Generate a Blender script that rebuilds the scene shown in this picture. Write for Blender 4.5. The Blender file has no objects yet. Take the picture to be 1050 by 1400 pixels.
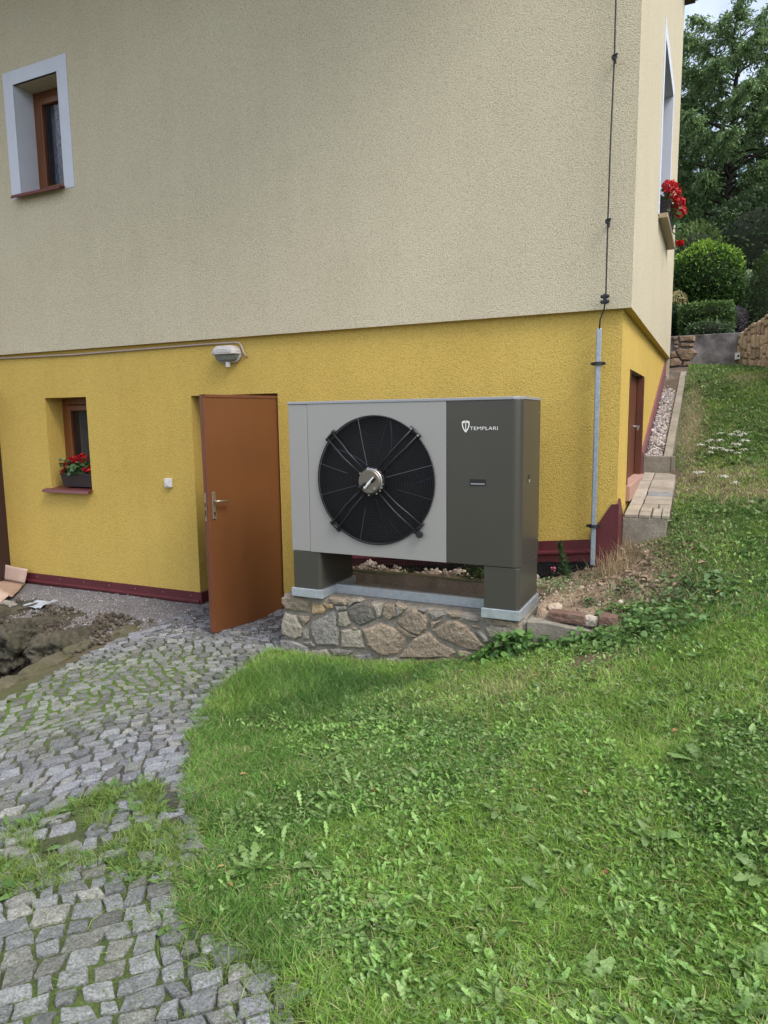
import bpy, math, random
import numpy as np
from mathutils import Vector, Matrix, noise as mnoise

random.seed(7); RNG = np.random.default_rng(11)
scene = bpy.context.scene
C = scene.collection
R_ = math.radians
# Coordinates in metres: the eye of the photographer is the origin, x right along the front wall, y into the picture, z up.

# ------------------------------------------------------------------ camera
yaw, pitch, roll = 4.41757744e-01, 1.33982345e-01, -1.24447923e-02
cy, sy, cp, sp = math.cos(yaw), math.sin(yaw), math.cos(pitch), math.sin(pitch)
fwd = Vector((-sy*cp, cy*cp, -sp)); rt = Vector((cy, sy, 0)); up = rt.cross(fwd)
r2 = rt*math.cos(roll) + up*math.sin(roll); u2 = -rt*math.sin(roll) + up*math.cos(roll)
cam_d = bpy.data.cameras.new('camera'); cam = bpy.data.objects.new('camera', cam_d); C.objects.link(cam)
cam.matrix_world = Matrix(((r2.x, u2.x, -fwd.x, 0), (r2.y, u2.y, -fwd.y, 0), (r2.z, u2.z, -fwd.z, 0), (0, 0, 0, 1)))
cam_d.sensor_fit = 'VERTICAL'; cam_d.sensor_height = 36; cam_d.lens = 945.36/1400*36
cam_d.clip_start = .05; cam_d.clip_end = 600
scene.camera = cam
FPX = 945.36
def to_px(P):                                  # used only to rank pieces by the size at which they show
    v = Vector(P); d = v.dot(fwd)
    if d < .1: return (-1e4, -1e4, d)
    return (525+FPX*v.dot(r2)/d, 700-FPX*v.dot(u2)/d, d)

# ------------------------------------------------------------------ sky, sun, exposure
SUN_EL, SUN_AZ = R_(52), R_(112)               # azimuth clockwise from +y
w = bpy.data.worlds.new('World'); scene.world = w; w.use_nodes = True
nt = w.node_tree; nt.nodes.clear()
sky = nt.nodes.new('ShaderNodeTexSky'); sky.sky_type = 'NISHITA'; sky.sun_disc = False
sky.sun_elevation = SUN_EL; sky.sun_rotation = SUN_AZ; sky.air_density = 1.0; sky.dust_density = 3.5; sky.ozone_density = 1.0
# broken white cloud over the whole dome
tc = nt.nodes.new('ShaderNodeTexCoord'); nz = nt.nodes.new('ShaderNodeTexNoise'); nz.inputs['Scale'].default_value = 2.2
nz.inputs['Detail'].default_value = 6; rmp = nt.nodes.new('ShaderNodeValToRGB')
rmp.color_ramp.elements[0].position = .42; rmp.color_ramp.elements[1].position = .66
mx = nt.nodes.new('ShaderNodeMixRGB'); mx.inputs['Color2'].default_value = (7.6, 7.8, 8.2, 1)
bg = nt.nodes.new('ShaderNodeBackground'); bg.inputs['Strength'].default_value = .11
ow = nt.nodes.new('ShaderNodeOutputWorld')
nt.links.new(tc.outputs['Generated'], nz.inputs['Vector']); nt.links.new(nz.outputs['Fac'], rmp.inputs['Fac'])
nt.links.new(rmp.outputs['Color'], mx.inputs['Fac']); nt.links.new(sky.outputs['Color'], mx.inputs['Color1'])
nt.links.new(mx.outputs['Color'], bg.inputs['Color']); nt.links.new(bg.outputs['Background'], ow.inputs['Surface'])
sd = bpy.data.lights.new('sun', 'SUN'); sd.energy = 1.1; sd.angle = R_(25); sd.color = (1, .975, .93)
so = bpy.data.objects.new('sun', sd); C.objects.link(so)
sdir = Vector((math.sin(SUN_AZ)*math.cos(SUN_EL), math.cos(SUN_AZ)*math.cos(SUN_EL), math.sin(SUN_EL)))
so.rotation_euler = sdir.to_track_quat('Z', 'Y').to_euler(); so.location = (6, -2, 12)
scene.view_settings.view_transform = 'Standard'; scene.view_settings.look = 'None'
scene.view_settings.exposure = 1.2; scene.view_settings.gamma = 1; scene.view_settings.use_curve_mapping = False
scene.render.engine = 'CYCLES'

# ------------------------------------------------------------------ materials
def mat(name, col, rough=.8, metal=0.0, bump=0.0, bscale=100.0, var=.0, vscale=5.0, col2=None, detail=4.0, spec=.5,
        attr=None, attr_mul=(.7, 1.3), trans=0.0, stretch=None, bdist=.004, v2=0.0, v2scale=40.0):
    m = bpy.data.materials.new(name); m.use_nodes = True; t = m.node_tree; n = t.nodes; L = t.links
    b = n['Principled BSDF']; b.inputs['Roughness'].default_value = rough; b.inputs['Metallic'].default_value = metal
    b.inputs['Specular IOR Level'].default_value = spec
    tcn = n.new('ShaderNodeTexCoord'); vec = tcn.outputs['Object']
    if stretch:
        mp = n.new('ShaderNodeMapping'); mp.inputs['Scale'].default_value = stretch; L.new(vec, mp.inputs['Vector']); vec = mp.outputs['Vector']
    c = n.new('ShaderNodeRGB'); c.outputs[0].default_value = (*col, 1); out = c.outputs[0]
    if var or col2:
        q = n.new('ShaderNodeTexNoise'); q.inputs['Scale'].default_value = vscale; q.inputs['Detail'].default_value = 6
        q.inputs['Roughness'].default_value = .65
        L.new(vec, q.inputs['Vector'])
        mr = n.new('ShaderNodeMapRange'); mr.inputs['From Min'].default_value = .32; mr.inputs['From Max'].default_value = .68
        L.new(q.outputs['Fac'], mr.inputs['Value'])
        x = n.new('ShaderNodeMixRGB'); x.inputs['Color1'].default_value = (*col, 1)
        c2 = col2 if col2 else tuple(v*(1-var) for v in col)
        x.inputs['Color2'].default_value = (*c2, 1); L.new(mr.outputs['Result'], x.inputs['Fac']); out = x.outputs['Color']
    if v2:
        q2 = n.new('ShaderNodeTexNoise'); q2.inputs['Scale'].default_value = v2scale; q2.inputs['Detail'].default_value = 3
        L.new(vec, q2.inputs['Vector'])
        m2 = n.new('ShaderNodeMapRange'); m2.inputs['From Min'].default_value = .3; m2.inputs['From Max'].default_value = .7
        m2.inputs['To Min'].default_value = 1-v2; m2.inputs['To Max'].default_value = 1+v2; L.new(q2.outputs['Fac'], m2.inputs['Value'])
        mm = n.new('ShaderNodeVectorMath'); mm.operation = 'SCALE'; L.new(out, mm.inputs[0]); L.new(m2.outputs['Result'], mm.inputs['Scale']); out = mm.outputs['Vector']
    if attr:
        a = n.new('ShaderNodeAttribute'); a.attribute_name = attr
        if attr == 'hue':          # full colour carried by the piece itself
            mm = n.new('ShaderNodeMixRGB'); mm.blend_type = 'MULTIPLY'; mm.inputs['Fac'].default_value = 1
            L.new(out, mm.inputs['Color1']); L.new(a.outputs['Color'], mm.inputs['Color2']); out = mm.outputs['Color']
    L.new(out, b.inputs['Base Color'])
    if bump:
        q3 = n.new('ShaderNodeTexNoise'); q3.inputs['Scale'].default_value = bscale; q3.inputs['Detail'].default_value = detail
        L.new(vec, q3.inputs['Vector'])
        bp = n.new('ShaderNodeBump'); bp.inputs['Strength'].default_value = bump; bp.inputs['Distance'].default_value = bdist
        L.new(q3.outputs['Fac'], bp.inputs['Height']); L.new(bp.outputs['Normal'], b.inputs['Normal'])
    if trans:
        tr = n.new('ShaderNodeBsdfTranslucent'); L.new(out, tr.inputs['Color']); ms = n.new('ShaderNodeMixShader')
        ms.inputs['Fac'].default_value = trans; L.new(b.outputs[0], ms.inputs[1]); L.new(tr.outputs[0], ms.inputs[2])
        L.new(ms.outputs[0], n['Material Output'].inputs['Surface'])
    return m

def stucco(name, col, col2, grain, dark=.78, vs=.9):
    """Scratched mineral render: coarse grain geometry in the bump, faint weather stains, grain shading put into the colour."""
    m = mat(name, col, rough=.93, col2=col2, vscale=vs, bump=0, spec=.2)
    t = m.node_tree; n = t.nodes; L = t.links; b = n['Principled BSDF']
    src = b.inputs['Base Color'].links[0].from_socket
    tcn = n.new('ShaderNodeTexCoord')
    vo = n.new('ShaderNodeTexVoronoi'); vo.inputs['Scale'].default_value = grain; vo.feature = 'F1'
    nz1 = n.new('ShaderNodeTexNoise'); nz1.inputs['Scale'].default_value = grain*.8; nz1.inputs['Detail'].default_value = 5; nz1.inputs['Roughness'].default_value = .7
    L.new(tcn.outputs['Object'], vo.inputs['Vector']); L.new(tcn.outputs['Object'], nz1.inputs['Vector'])
    ad = n.new('ShaderNodeMath'); ad.operation = 'MULTIPLY_ADD'; L.new(vo.outputs['Distance'], ad.inputs[0]); ad.inputs[1].default_value = -.5
    L.new(nz1.outputs['Fac'], ad.inputs[2])
    mr = n.new('ShaderNodeMapRange'); mr.inputs['From Min'].default_value = .02; mr.inputs['From Max'].default_value = .42
    mr.inputs['To Min'].default_value = dark; mr.inputs['To Max'].default_value = 1.08
    L.new(ad.outputs[0], mr.inputs['Value'])  # base colour darkened in the hollows of the grain, where shade would sit
    # vertical rain streaks
    mp = n.new('ShaderNodeMapping'); mp.inputs['Scale'].default_value = (3.5, 3.5, .22); L.new(tcn.outputs['Object'], mp.inputs['Vector'])
    n3 = n.new('ShaderNodeTexNoise'); n3.inputs['Scale'].default_value = 1.6; n3.inputs['Detail'].default_value = 5; L.new(mp.outputs['Vector'], n3.inputs['Vector'])
    m3 = n.new('ShaderNodeMapRange'); m3.inputs['From Min'].default_value = .35; m3.inputs['From Max'].default_value = .7
    m3.inputs['To Min'].default_value = 1.01; m3.inputs['To Max'].default_value = .97; L.new(n3.outputs['Fac'], m3.inputs['Value'])
    mu = n.new('ShaderNodeMath'); mu.operation = 'MULTIPLY'; L.new(mr.outputs['Result'], mu.inputs[0]); L.new(m3.outputs['Result'], mu.inputs[1])
    vm = n.new('ShaderNodeVectorMath'); vm.operation = 'SCALE'; L.new(src, vm.inputs[0]); L.new(mu.outputs[0], vm.inputs['Scale'])
    L.new(vm.outputs['Vector'], b.inputs['Base Color'])
    bp = n.new('ShaderNodeBump'); bp.inputs['Strength'].default_value = .8; bp.inputs['Distance'].default_value = .006
    L.new(ad.outputs[0], bp.inputs['Height']); L.new(bp.outputs['Normal'], b.inputs['Normal'])
    return m

M = {}
M['cream'] = stucco('cream_render', (.57, .52, .385), (.535, .48, .35), 115, .72)
M['yellow'] = stucco('yellow_render', (.57, .41, .108), (.525, .37, .093), 95, .84)
M['lilac'] = mat('lilac_render', (.56, .60, .69), .9, bump=.6, bscale=120, var=.08)
M['maroon'] = mat('maroon_sheet', (.105, .018, .024), .5, var=.25, vscale=9)
M['brown_paint'] = mat('brown_door_paint', (.150, .055, .016), .50, var=.16, vscale=2.5, stretch=(1, 1, .35), bump=.15, bscale=30, v2=.06, v2scale=3)
M['brown_edge'] = mat('brown_door_edge', (.16, .055, .025), .5, var=.3, vscale=12, stretch=(1, 1, .2))
M['dark_brown'] = mat('dark_brown', (.035, .014, .012), .6, var=.2)
M['leaf_brown'] = mat('side_door_brown', (.12, .035, .016), .5, var=.2, vscale=4)
M['window_wood'] = mat('window_wood', (.19, .065, .02), .4, var=.4, vscale=8, stretch=(1, 1, .15))
M['shaded_reveal'] = mat('shaded_reveal_grey', (.20, .165, .12), .85, var=.2)  # reveal of the side door; its shade is put into this grey-brown
M['steel_handle'] = mat('worn_brass_handle', (.42, .36, .29), .35, metal=.8)
M['galv'] = mat('galvanised_steel', (.52, .56, .60), .42, metal=.55, col2=(.40, .45, .50), vscale=22, v2=.08, v2scale=60)
M['pipe'] = mat('galvanised_pipe', (.24, .285, .35), .42, metal=.5, col2=(.33, .38, .44), vscale=35, v2=.12, v2scale=90)
M['hp_light'] = mat('silver_grey_paint', (.34, .335, .325), .38, metal=.25, var=.03, vscale=1.5)
M['hp_dark'] = mat('anthracite_paint', (.086, .082, .072), .33, metal=.4, var=.06, vscale=3)
M['hp_cap'] = mat('silver_cap', (.33, .34, .37), .4, metal=.3)
M['black'] = mat('black_plastic', (.012, .012, .014), .5)
M['blade'] = mat('fan_blade', (.045, .055, .10), .22)
M['cavity'] = mat('cavity', (.006, .006, .007), .8)
M['wire'] = mat('guard_wire', (.012, .012, .016), .42, metal=.2)
M['spoke'] = mat('spoke_wire', (.09, .09, .10), .4, metal=.3)
M['hub'] = mat('motor_cast', (.20, .18, .15), .45, metal=.6, var=.2, vscale=30)
M['hub_ring'] = mat('motor_ring', (.45, .45, .47), .3, metal=.8)
M['bolt'] = mat('zinc_bolt', (.5, .5, .52), .3, metal=.9)
M['white_print'] = mat('white_print', (.78, .78, .76), .5)
M['recess'] = mat('recess_blue', (.02, .02, .045), .5)
M['white_plastic'] = mat('white_plastic', (.62, .62, .63), .4)
M['cable'] = mat('grey_pink_cable', (.42, .34, .31), .6)
M['lamp_white'] = mat('lamp_hood', (.47, .45, .44), .5, var=.1, vscale=20)
M['lamp_glass'] = mat('lamp_glass', (.22, .23, .20), .25, var=.25, vscale=14)
M['iron'] = mat('dark_iron', (.03, .032, .036), .55, metal=.4)
M['mortar'] = mat('mortar', (.25, .228, .188), .95, bump=.9, bscale=60, var=.4, vscale=14, bdist=.01)
M['concrete'] = mat('concrete', (.27, .245, .20), .95, bump=.7, bscale=50, col2=(.17, .155, .125), vscale=6, bdist=.006, v2=.12)
M['dark_concrete'] = mat('stained_concrete', (.045, .042, .045), .95, bump=.6, bscale=20, col2=(.26, .24, .25), vscale=2.6, v2=.35, v2scale=7, bdist=.01)
M['moss_concrete'] = mat('mossy_plank', (.20, .18, .105), .9, bump=.5, bscale=40, col2=(.075, .075, .035), vscale=5)
M['tile'] = mat('cream_paver', (.36, .32, .26), .9, bump=.7, bscale=60, col2=(.24, .21, .165), vscale=7, attr='hue', v2=.08)
M['pink_sill'] = mat('pink_sill', (.42, .25, .20), .85, var=.25, vscale=8, bump=.3, bscale=60)
M['stone'] = mat('field_stone', (1.22, 1.24, 1.24), .92, bump=1, bscale=30, var=.36, vscale=11, attr='hue', v2=.32, v2scale=85, detail=10, bdist=.02)
M['cobble'] = mat('granite_cobble', (1, 1, 1), .85, bump=1, bscale=42, var=.36, vscale=20, attr='hue', v2=.42, v2scale=130, detail=10, bdist=.014)
M['rock'] = mat('mossy_rock', (.085, .074, .052), .95, bump=1, bscale=16, col2=(.030, .030, .016), vscale=4.5, detail=10, bdist=.04, v2=.35, v2scale=28)
M['kerbrock'] = mat('kerb_rock', (.12, .105, .072), .95, bump=.9, bscale=26, col2=(.060, .062, .024), vscale=5, detail=9, bdist=.02, v2=.25, v2scale=50)
M['brick'] = mat('old_brick', (.105, .046, .034), .93, bump=.8, bscale=60, col2=(.17, .12, .09), vscale=18, bdist=.008)
M['gravel'] = mat('pebbles', (1, 1, 1), .85, attr='hue', v2=.15, v2scale=90)
M['membrane'] = mat('black_dimple_sheet', (.012, .012, .016), .35)
M['cardboard'] = mat('cardboard', (.40, .27, .20), .85, var=.16, vscale=6, bump=.3, bscale=20)
M['cardboard_in'] = mat('cardboard_faded', (.50, .37, .30), .85, var=.12, vscale=7)
M['planter'] = mat('planter_brown', (.030, .020, .022), .5)
M['sill'] = mat('maroon_sill', (.13, .035, .035), .4)
M['sill_ochre'] = mat('ochre_sill', (.33, .26, .17), .6)
M['bark'] = mat('bark', (.035, .03, .026), .95, bump=.8, bscale=12, bdist=.02)
M['core_dark'] = mat('dark_core', (.012, .018, .008), 1.0)
M['roof'] = mat('roof_tiles', (.10, .04, .03), .8, var=.3)
M['soffit'] = mat('soffit_boards', (.10, .06, .035), .8, var=.2)
M['inner'] = mat('interior_plaster', (.25, .24, .22), .95)
M['curtain'] = mat('lace_curtain', (.55, .62, .80), .9, col2=(.14, .17, .28), vscale=26, v2=.3, v2scale=70)
M['petal_red'] = mat('red_petals', (.50, .008, .016), .6, trans=.25, attr='hue')
M['petal_white'] = mat('white_petals', (.72, .72, .66), .7, trans=.2, attr='hue')
M['leaf'] = mat('leaf_green', (1, 1, 1), .48, attr='hue', trans=.32, spec=.45, v2=.25, v2scale=160, bump=.5, bscale=220, bdist=.002)
M['grass'] = mat('grass_blades', (1, 1, 1), .5, attr='hue', trans=.35, spec=.35)
M['tree_leaf'] = mat('tree_leaf', (1, 1, 1), .6, attr='hue', trans=.30, spec=.3)
M['plastic_film'] = mat('torn_plastic', (.42, .46, .52), .3, var=.3, vscale=30)

def glass_mat(name, col, rough=.04):
    m = bpy.data.materials.new(name); m.use_nodes = True; b = m.node_tree.nodes['Principled BSDF']
    b.inputs['Base Color'].default_value = (*col, 1); b.inputs['Roughness'].default_value = rough
    b.inputs['Alpha'].default_value = .28; b.inputs['Specular IOR Level'].default_value = .8
    return m
M['glass'] = glass_mat('window_glass', (.02, .022, .03))

# ------------------------------------------------------------------ mesh helpers
def props(o, label=None, cat=None, group=None, kind=None):
    if label: o['label'] = label
    if cat: o['category'] = cat
    if group: o['group'] = group
    if kind: o['kind'] = kind
    return o
def thing(name, label, cat, loc=(0, 0, 0), group=None, rz=0):
    o = bpy.data.objects.new(name, None); o.empty_display_size = .05; C.objects.link(o); o.location = loc; o.rotation_euler = (0, 0, rz)
    return props(o, label, cat, group)
def np_mesh(name, V, T, mats, hue=None, smooth=False, parent=None, mi=None):
    me = bpy.data.meshes.new(name); V = np.asarray(V, np.float32); T = np.asarray(T, np.int32)
    me.vertices.add(len(V)); me.vertices.foreach_set('co', V.ravel())
    me.loops.add(T.size); me.loops.foreach_set('vertex_index', T.ravel())
    me.polygons.add(len(T)); me.polygons.foreach_set('loop_start', np.arange(0, T.size, T.shape[1], dtype=np.int32))
    if smooth: me.polygons.foreach_set('use_smooth', np.ones(len(T), bool))
    for q in (mats if isinstance(mats, (list, tuple)) else [mats]): me.materials.append(q)
    if mi is not None: me.polygons.foreach_set('material_index', np.asarray(mi, np.int32))
    me.update(calc_edges=True)
    if hue is not None:
        a = me.color_attributes.new('hue', 'FLOAT_COLOR', 'POINT'); h = np.ones((len(V), 4), np.float32); h[:, :3] = hue
        a.data.foreach_set('color', h.ravel())
    o = bpy.data.objects.new(name, me); C.objects.link(o)
    if parent: o.parent = parent
    return o
class MB:
    def __init__(s): s.v = []; s.f = []; s.m = []; s.h = []
    def add(s, vs, fs, m=0, hue=(1, 1, 1)):
        k = len(s.v); s.v += [tuple(v) for v in vs]; s.f += [tuple(i+k for i in f) for f in fs]; s.m += [m]*len(fs); s.h += [hue]*len(vs); return s
    def box(s, x0, x1, y0, y1, z0, z1, m=0, hue=(1, 1, 1)):
        vs = [(x, y, z) for z in (z0, z1) for y in (y0, y1) for x in (x0, x1)]
        return s.add(vs, [(0, 2, 3, 1), (4, 5, 7, 6), (0, 1, 5, 4), (2, 6, 7, 3), (0, 4, 6, 2), (1, 3, 7, 5)], m, hue)
    def prism(s, poly, axis, a, b, m=0, hue=(1, 1, 1)):
        """poly: list of (p,q); axis 'y': (x,z) outline between y=a and y=b; axis 'z': (x,y) outline; axis 'x': (y,z) outline."""
        f = {'y': lambda p, t: (p[0], t, p[1]), 'z': lambda p, t: (p[0], p[1], t), 'x': lambda p, t: (t, p[0], p[1])}[axis]
        n = len(poly); vs = [f(p, a) for p in poly]+[f(p, b) for p in poly]
        return s.add(vs, [tuple(range(n)), tuple(range(2*n-1, n-1, -1))]+[(i, i+n, (i+1) % n+n, (i+1) % n) for i in range(n)], m, hue)
    def tube(s, pts, r, n=8, m=0, caps=True, hue=(1, 1, 1), close=False):
        pts = [Vector(p) for p in pts]; N = len(pts); vs = []; last = None
        for i, p in enumerate(pts):
            if close: d = (pts[(i+1) % N]-pts[i-1])
            else: d = (pts[min(i+1, N-1)]-pts[max(i-1, 0)])
            d.normalize()
            a = last - d*last.dot(d) if last is not None else d.orthogonal()
            a.normalize(); last = a; b = d.cross(a); rr = r[i] if isinstance(r, (list, tuple)) else r
            vs += [p+(a*math.cos(2*math.pi*k/n)+b*math.sin(2*math.pi*k/n))*rr for k in range(n)]
        fs = [(i*n+k, i*n+(k+1) % n, (i+1)*n+(k+1) % n, (i+1)*n+k) for i in range(N-1) for k in range(n)]
        if close: fs += [((N-1)*n+k, (N-1)*n+(k+1) % n, (k+1) % n, k) for k in range(n)]
        elif caps: fs += [tuple(range(n-1, -1, -1)), tuple((N-1)*n+k for k in range(n))]
        return s.add(vs, fs, m, hue)
    def lathe(s, prof, c, axis='y', n=32, m=0, hue=(1, 1, 1)):
        vs = []; 
        for r, t in prof:
            for k in range(n):
                a = 2*math.pi*k/n; ca, sa = r*math.cos(a), r*math.sin(a)
                vs.append((c[0]+ca, c[1]+t, c[2]+sa) if axis == 'y' else ((c[0]+ca, c[1]+sa, c[2]+t) if axis == 'z' else (c[0]+t, c[1]+ca, c[2]+sa)))
        fs = [(i*n+k, i*n+(k+1) % n, (i+1)*n+(k+1) % n, (i+1)*n+k) for i in range(len(prof)-1) for k in range(n)]
        fs += [tuple(range(n)), tuple((len(prof)-1)*n+k for k in range(n-1, -1, -1))]
        return s.add(vs, fs, m, hue)
    def build(s, name, mats, parent=None, bevel=0, smooth=False, kind=None):
        me = bpy.data.meshes.new(name); me.from_pydata(s.v, [], s.f)
        for q in (mats if isinstance(mats, (list, tuple)) else [mats]): me.materials.append(q)
        me.polygons.foreach_set('material_index', s.m)
        if smooth: me.polygons.foreach_set('use_smooth', [True]*len(s.f))
        a = me.color_attributes.new('hue', 'FLOAT_COLOR', 'POINT'); a.data.foreach_set('color', [c for h in s.h for c in (*h, 1)])
        me.update()
        o = bpy.data.objects.new(name, me); C.objects.link(o)
        if parent: o.parent = parent
        if bevel:
            b = o.modifiers.new('bevel', 'BEVEL'); b.width = bevel; b.segments = 2; b.limit_method = 'ANGLE'; b.angle_limit = R_(40)
        if smooth and bevel == 0:
            pass
        if kind: o['kind'] = kind
        # outward normals
        return o
def rel(o, root):            # part built in place, parented to an Empty that stands elsewhere
    o.parent = root; o.matrix_parent_inverse = Matrix.Translation(-Vector(root.location)) if root.rotation_euler.z == 0 else root.matrix_basis.inverted()
    return o
def fbm(p, s=1.0, o=4): return mnoise.fractal(Vector(p)*s, 1.0, 2.0, o)

def inpoly(x, y, poly):
    x = np.asarray(x, float); y = np.asarray(y, float); r = np.zeros(x.shape, bool); n = len(poly)
    for i in range(n):
        x0, y0 = poly[i]; x1, y1 = poly[(i+1) % n]
        c = ((y0 > y) != (y1 > y)); 
        with np.errstate(divide='ignore', invalid='ignore'): r ^= c & (x < (x1-x0)*(y-y0)/((y1-y0) if y1 != y0 else 1e-9)+x0)
    return r
def polydist(x, y, poly, closed=True):
    x = np.asarray(x, float); y = np.asarray(y, float); d = np.full(x.shape, 1e9); n = len(poly)
    for i in range(n if closed else n-1):
        a = np.array(poly[i]); b = np.array(poly[(i+1) % n]); ab = b-a; L = (ab**2).sum()+1e-12
        t = np.clip(((x-a[0])*ab[0]+(y-a[1])*ab[1])/L, 0, 1); d = np.minimum(d, np.hypot(x-a[0]-t*ab[0], y-a[1]-t*ab[1]))
    return d
def sstep(a, b, x): t = np.clip((x-a)/(b-a), 0, 1); return t*t*(3-2*t)
# cheap vectorised value noise
_T = np.random.default_rng(3).random((256, 256))
def vnoise(x, y, s=1.0, seed=0):
    x = np.asarray(x)*s+seed*17.3; y = np.asarray(y)*s+seed*9.1; xi = np.floor(x).astype(int); yi = np.floor(y).astype(int)
    fx = x-xi; fy = y-yi; fx = fx*fx*(3-2*fx); fy = fy*fy*(3-2*fy); g = lambda i, j: _T[i & 255, j & 255]
    return (g(xi, yi)*(1-fx)+g(xi+1, yi)*fx)*(1-fy)+(g(xi, yi+1)*(1-fx)+g(xi+1, yi+1)*fx)*fy
def fnoise(x, y, s=1.0, seed=0, o=4): return sum(vnoise(x, y, s*2**i, seed+i)*.5**i for i in range(o))/sum(.5**i for i in range(o))

# ------------------------------------------------------------------ terrain height
CPT = np.array([(-4.0,5.3,-1.84),(-5.2,5.4,-1.85),(-7.5,5.4,-1.87),(-3.8,4.5,-1.83),(-3.0,4.4,-1.80),(-2.0,4.4,-1.75),(-1.07,4.4,-1.53),(-.65,4.4,-1.38),
(-2.2,3.2,-1.74),(-1.7,1.1,-1.70),(-4.5,3.0,-1.84),(-.8,1.5,-1.66),(0,0,-1.62),(.2,1.9,-1.53),(-.3,3.2,-1.40),
(-.3,5.64,-.93),(-.3,6.5,-.74),(-.3,7.3,-.52),(-.3,9,.12),(-.3,10.5,.62),(.4,11,.66),(1.5,11,.72),(3,11,.8),
(1.0,4.0,-1.15),(1.2,6,-.65),(1.2,8.5,.12),(2.5,3,-1.1),(3,6,-.45),(1.5,0,-1.45),(-3,-1,-1.75),(3,-2,-1.4),(-7,1,-1.95),(4,9,.3)])
def _tps():
    P = CPT[:, :2]; n = len(P); d = np.linalg.norm(P[:, None]-P[None], axis=2); K = np.where(d > 0, d*d*np.log(d+1e-9), 0)+.002*np.eye(n)
    Q = np.hstack([np.ones((n, 1)), P]); w_ = np.linalg.solve(np.block([[K, Q], [Q.T, np.zeros((3, 3))]]), np.r_[CPT[:, 2], 0, 0, 0])
    return P, w_, n
_P, _W, _N = _tps()
def base_h(x, y):
    x = np.clip(np.asarray(x, float), -8, 4.5); y = np.clip(np.asarray(y, float), -2.5, 11.5)
    s = _W[_N]+_W[_N+1]*x+_W[_N+2]*y
    for i in range(_N):
        q = (x-_P[i, 0])**2+(y-_P[i, 1])**2+1e-12; s = s+_W[i]*.5*q*np.log(q)
    return s
RW = [(.30, 11.0), (1.9, 8.2)]                # foot line of the right-hand stone retaining wall
PIT = [(-5.25,4.10),(-4.75,4.02),(-4.60,3.70),(-4.55,3.25),(-4.5,2.6),(-4.9,1.9),(-6.3,2.2),(-6.4,3.6),(-5.9,4.05)]
def height(x, y):
    x = np.asarray(x, float); y = np.asarray(y, float); z = base_h(x, y)
    # bank of soil and rubble between plinth and house
    B = -1.31+(y-4.5)*(.09+.12*np.clip((x+1.0)/.38, 0, 1))
    B = np.where(x < -1.0, -1.26, B)-.13*sstep(5.12, 5.34, y)*(1-sstep(-.95, -.72, x))
    wgt = sstep(4.46, 4.52, y)*(1-sstep(-.62, -.3, x))*sstep(-3.0, -2.96, x)*(1-sstep(5.9, 6.2, y))
    wgt = np.where((x < -1.04) & (y < 4.97), 0, wgt)
    z = z*(1-wgt)+np.maximum(B, z)*wgt
    # pit at the left
    ins = inpoly(x, y, PIT); d = polydist(x, y, PIT); k = np.where(ins, sstep(0, .30, d), 0)
    z = z-.34*k
    # small undulation
    lawnish = sstep(-3.2, -2.2, x)
    z = z+(fnoise(x, y, 1.7, 2)-.5)*.05*lawnish*(y < 10.8)+(fnoise(x, y, 9, 5)-.5)*.018
    # house footprint
    inside = (x < -.72) & (y > 5.52) & (y < 10.2) & (x > -13.9)
    z = np.where(inside, -1.95, z)
    # raised garden behind the retaining walls
    (x0, y0), (x1, y1) = RW; side = (x-x0)*(y1-y0)-(y-y0)*(x1-x0); behind = (y > 11.10) | ((side < -.20*3.2) & (y > 3) & (x > .5))
    up_ = 1.07+np.clip(y-11.1, 0, 40)*.16+np.clip(x-.9, 0, 6)*.08
    z = np.where(behind & ((x > -3) | (y > 11.1)), up_, z)
    return z
PATH = [(-3.02,4.40),(-2.92,3.92),(-2.86,3.55),(-2.72,3.19),(-2.53,2.84),(-2.31,2.54),(-2.09,2.31),(-1.85,2.14),(-1.70,1.98),(-1.66,1.78),(-1.60,1.69),
        (-1.3,1.62),(-1.13,1.63),(-1.05,1.55),(-.93,1.44),(-.80,1.1),(-.6,.4),(-3.6,.2),(-3.9,1.8),(-4.11,2.81),(-4.26,3.2),(-4.43,3.66),(-4.56,4.14),(-4.60,4.6),(-4.62,5.36),(-3.02,5.36)]
WEEDS = [(-3.2,1.8),(-2.60,1.85),(-2.56,2.20),(-2.42,2.40),(-2.15,2.25),(-1.78,2.18),(-1.60,1.95),(-1.62,1.72),(-1.95,1.70),(-2.30,1.45),(-3.2,1.2)]
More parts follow.
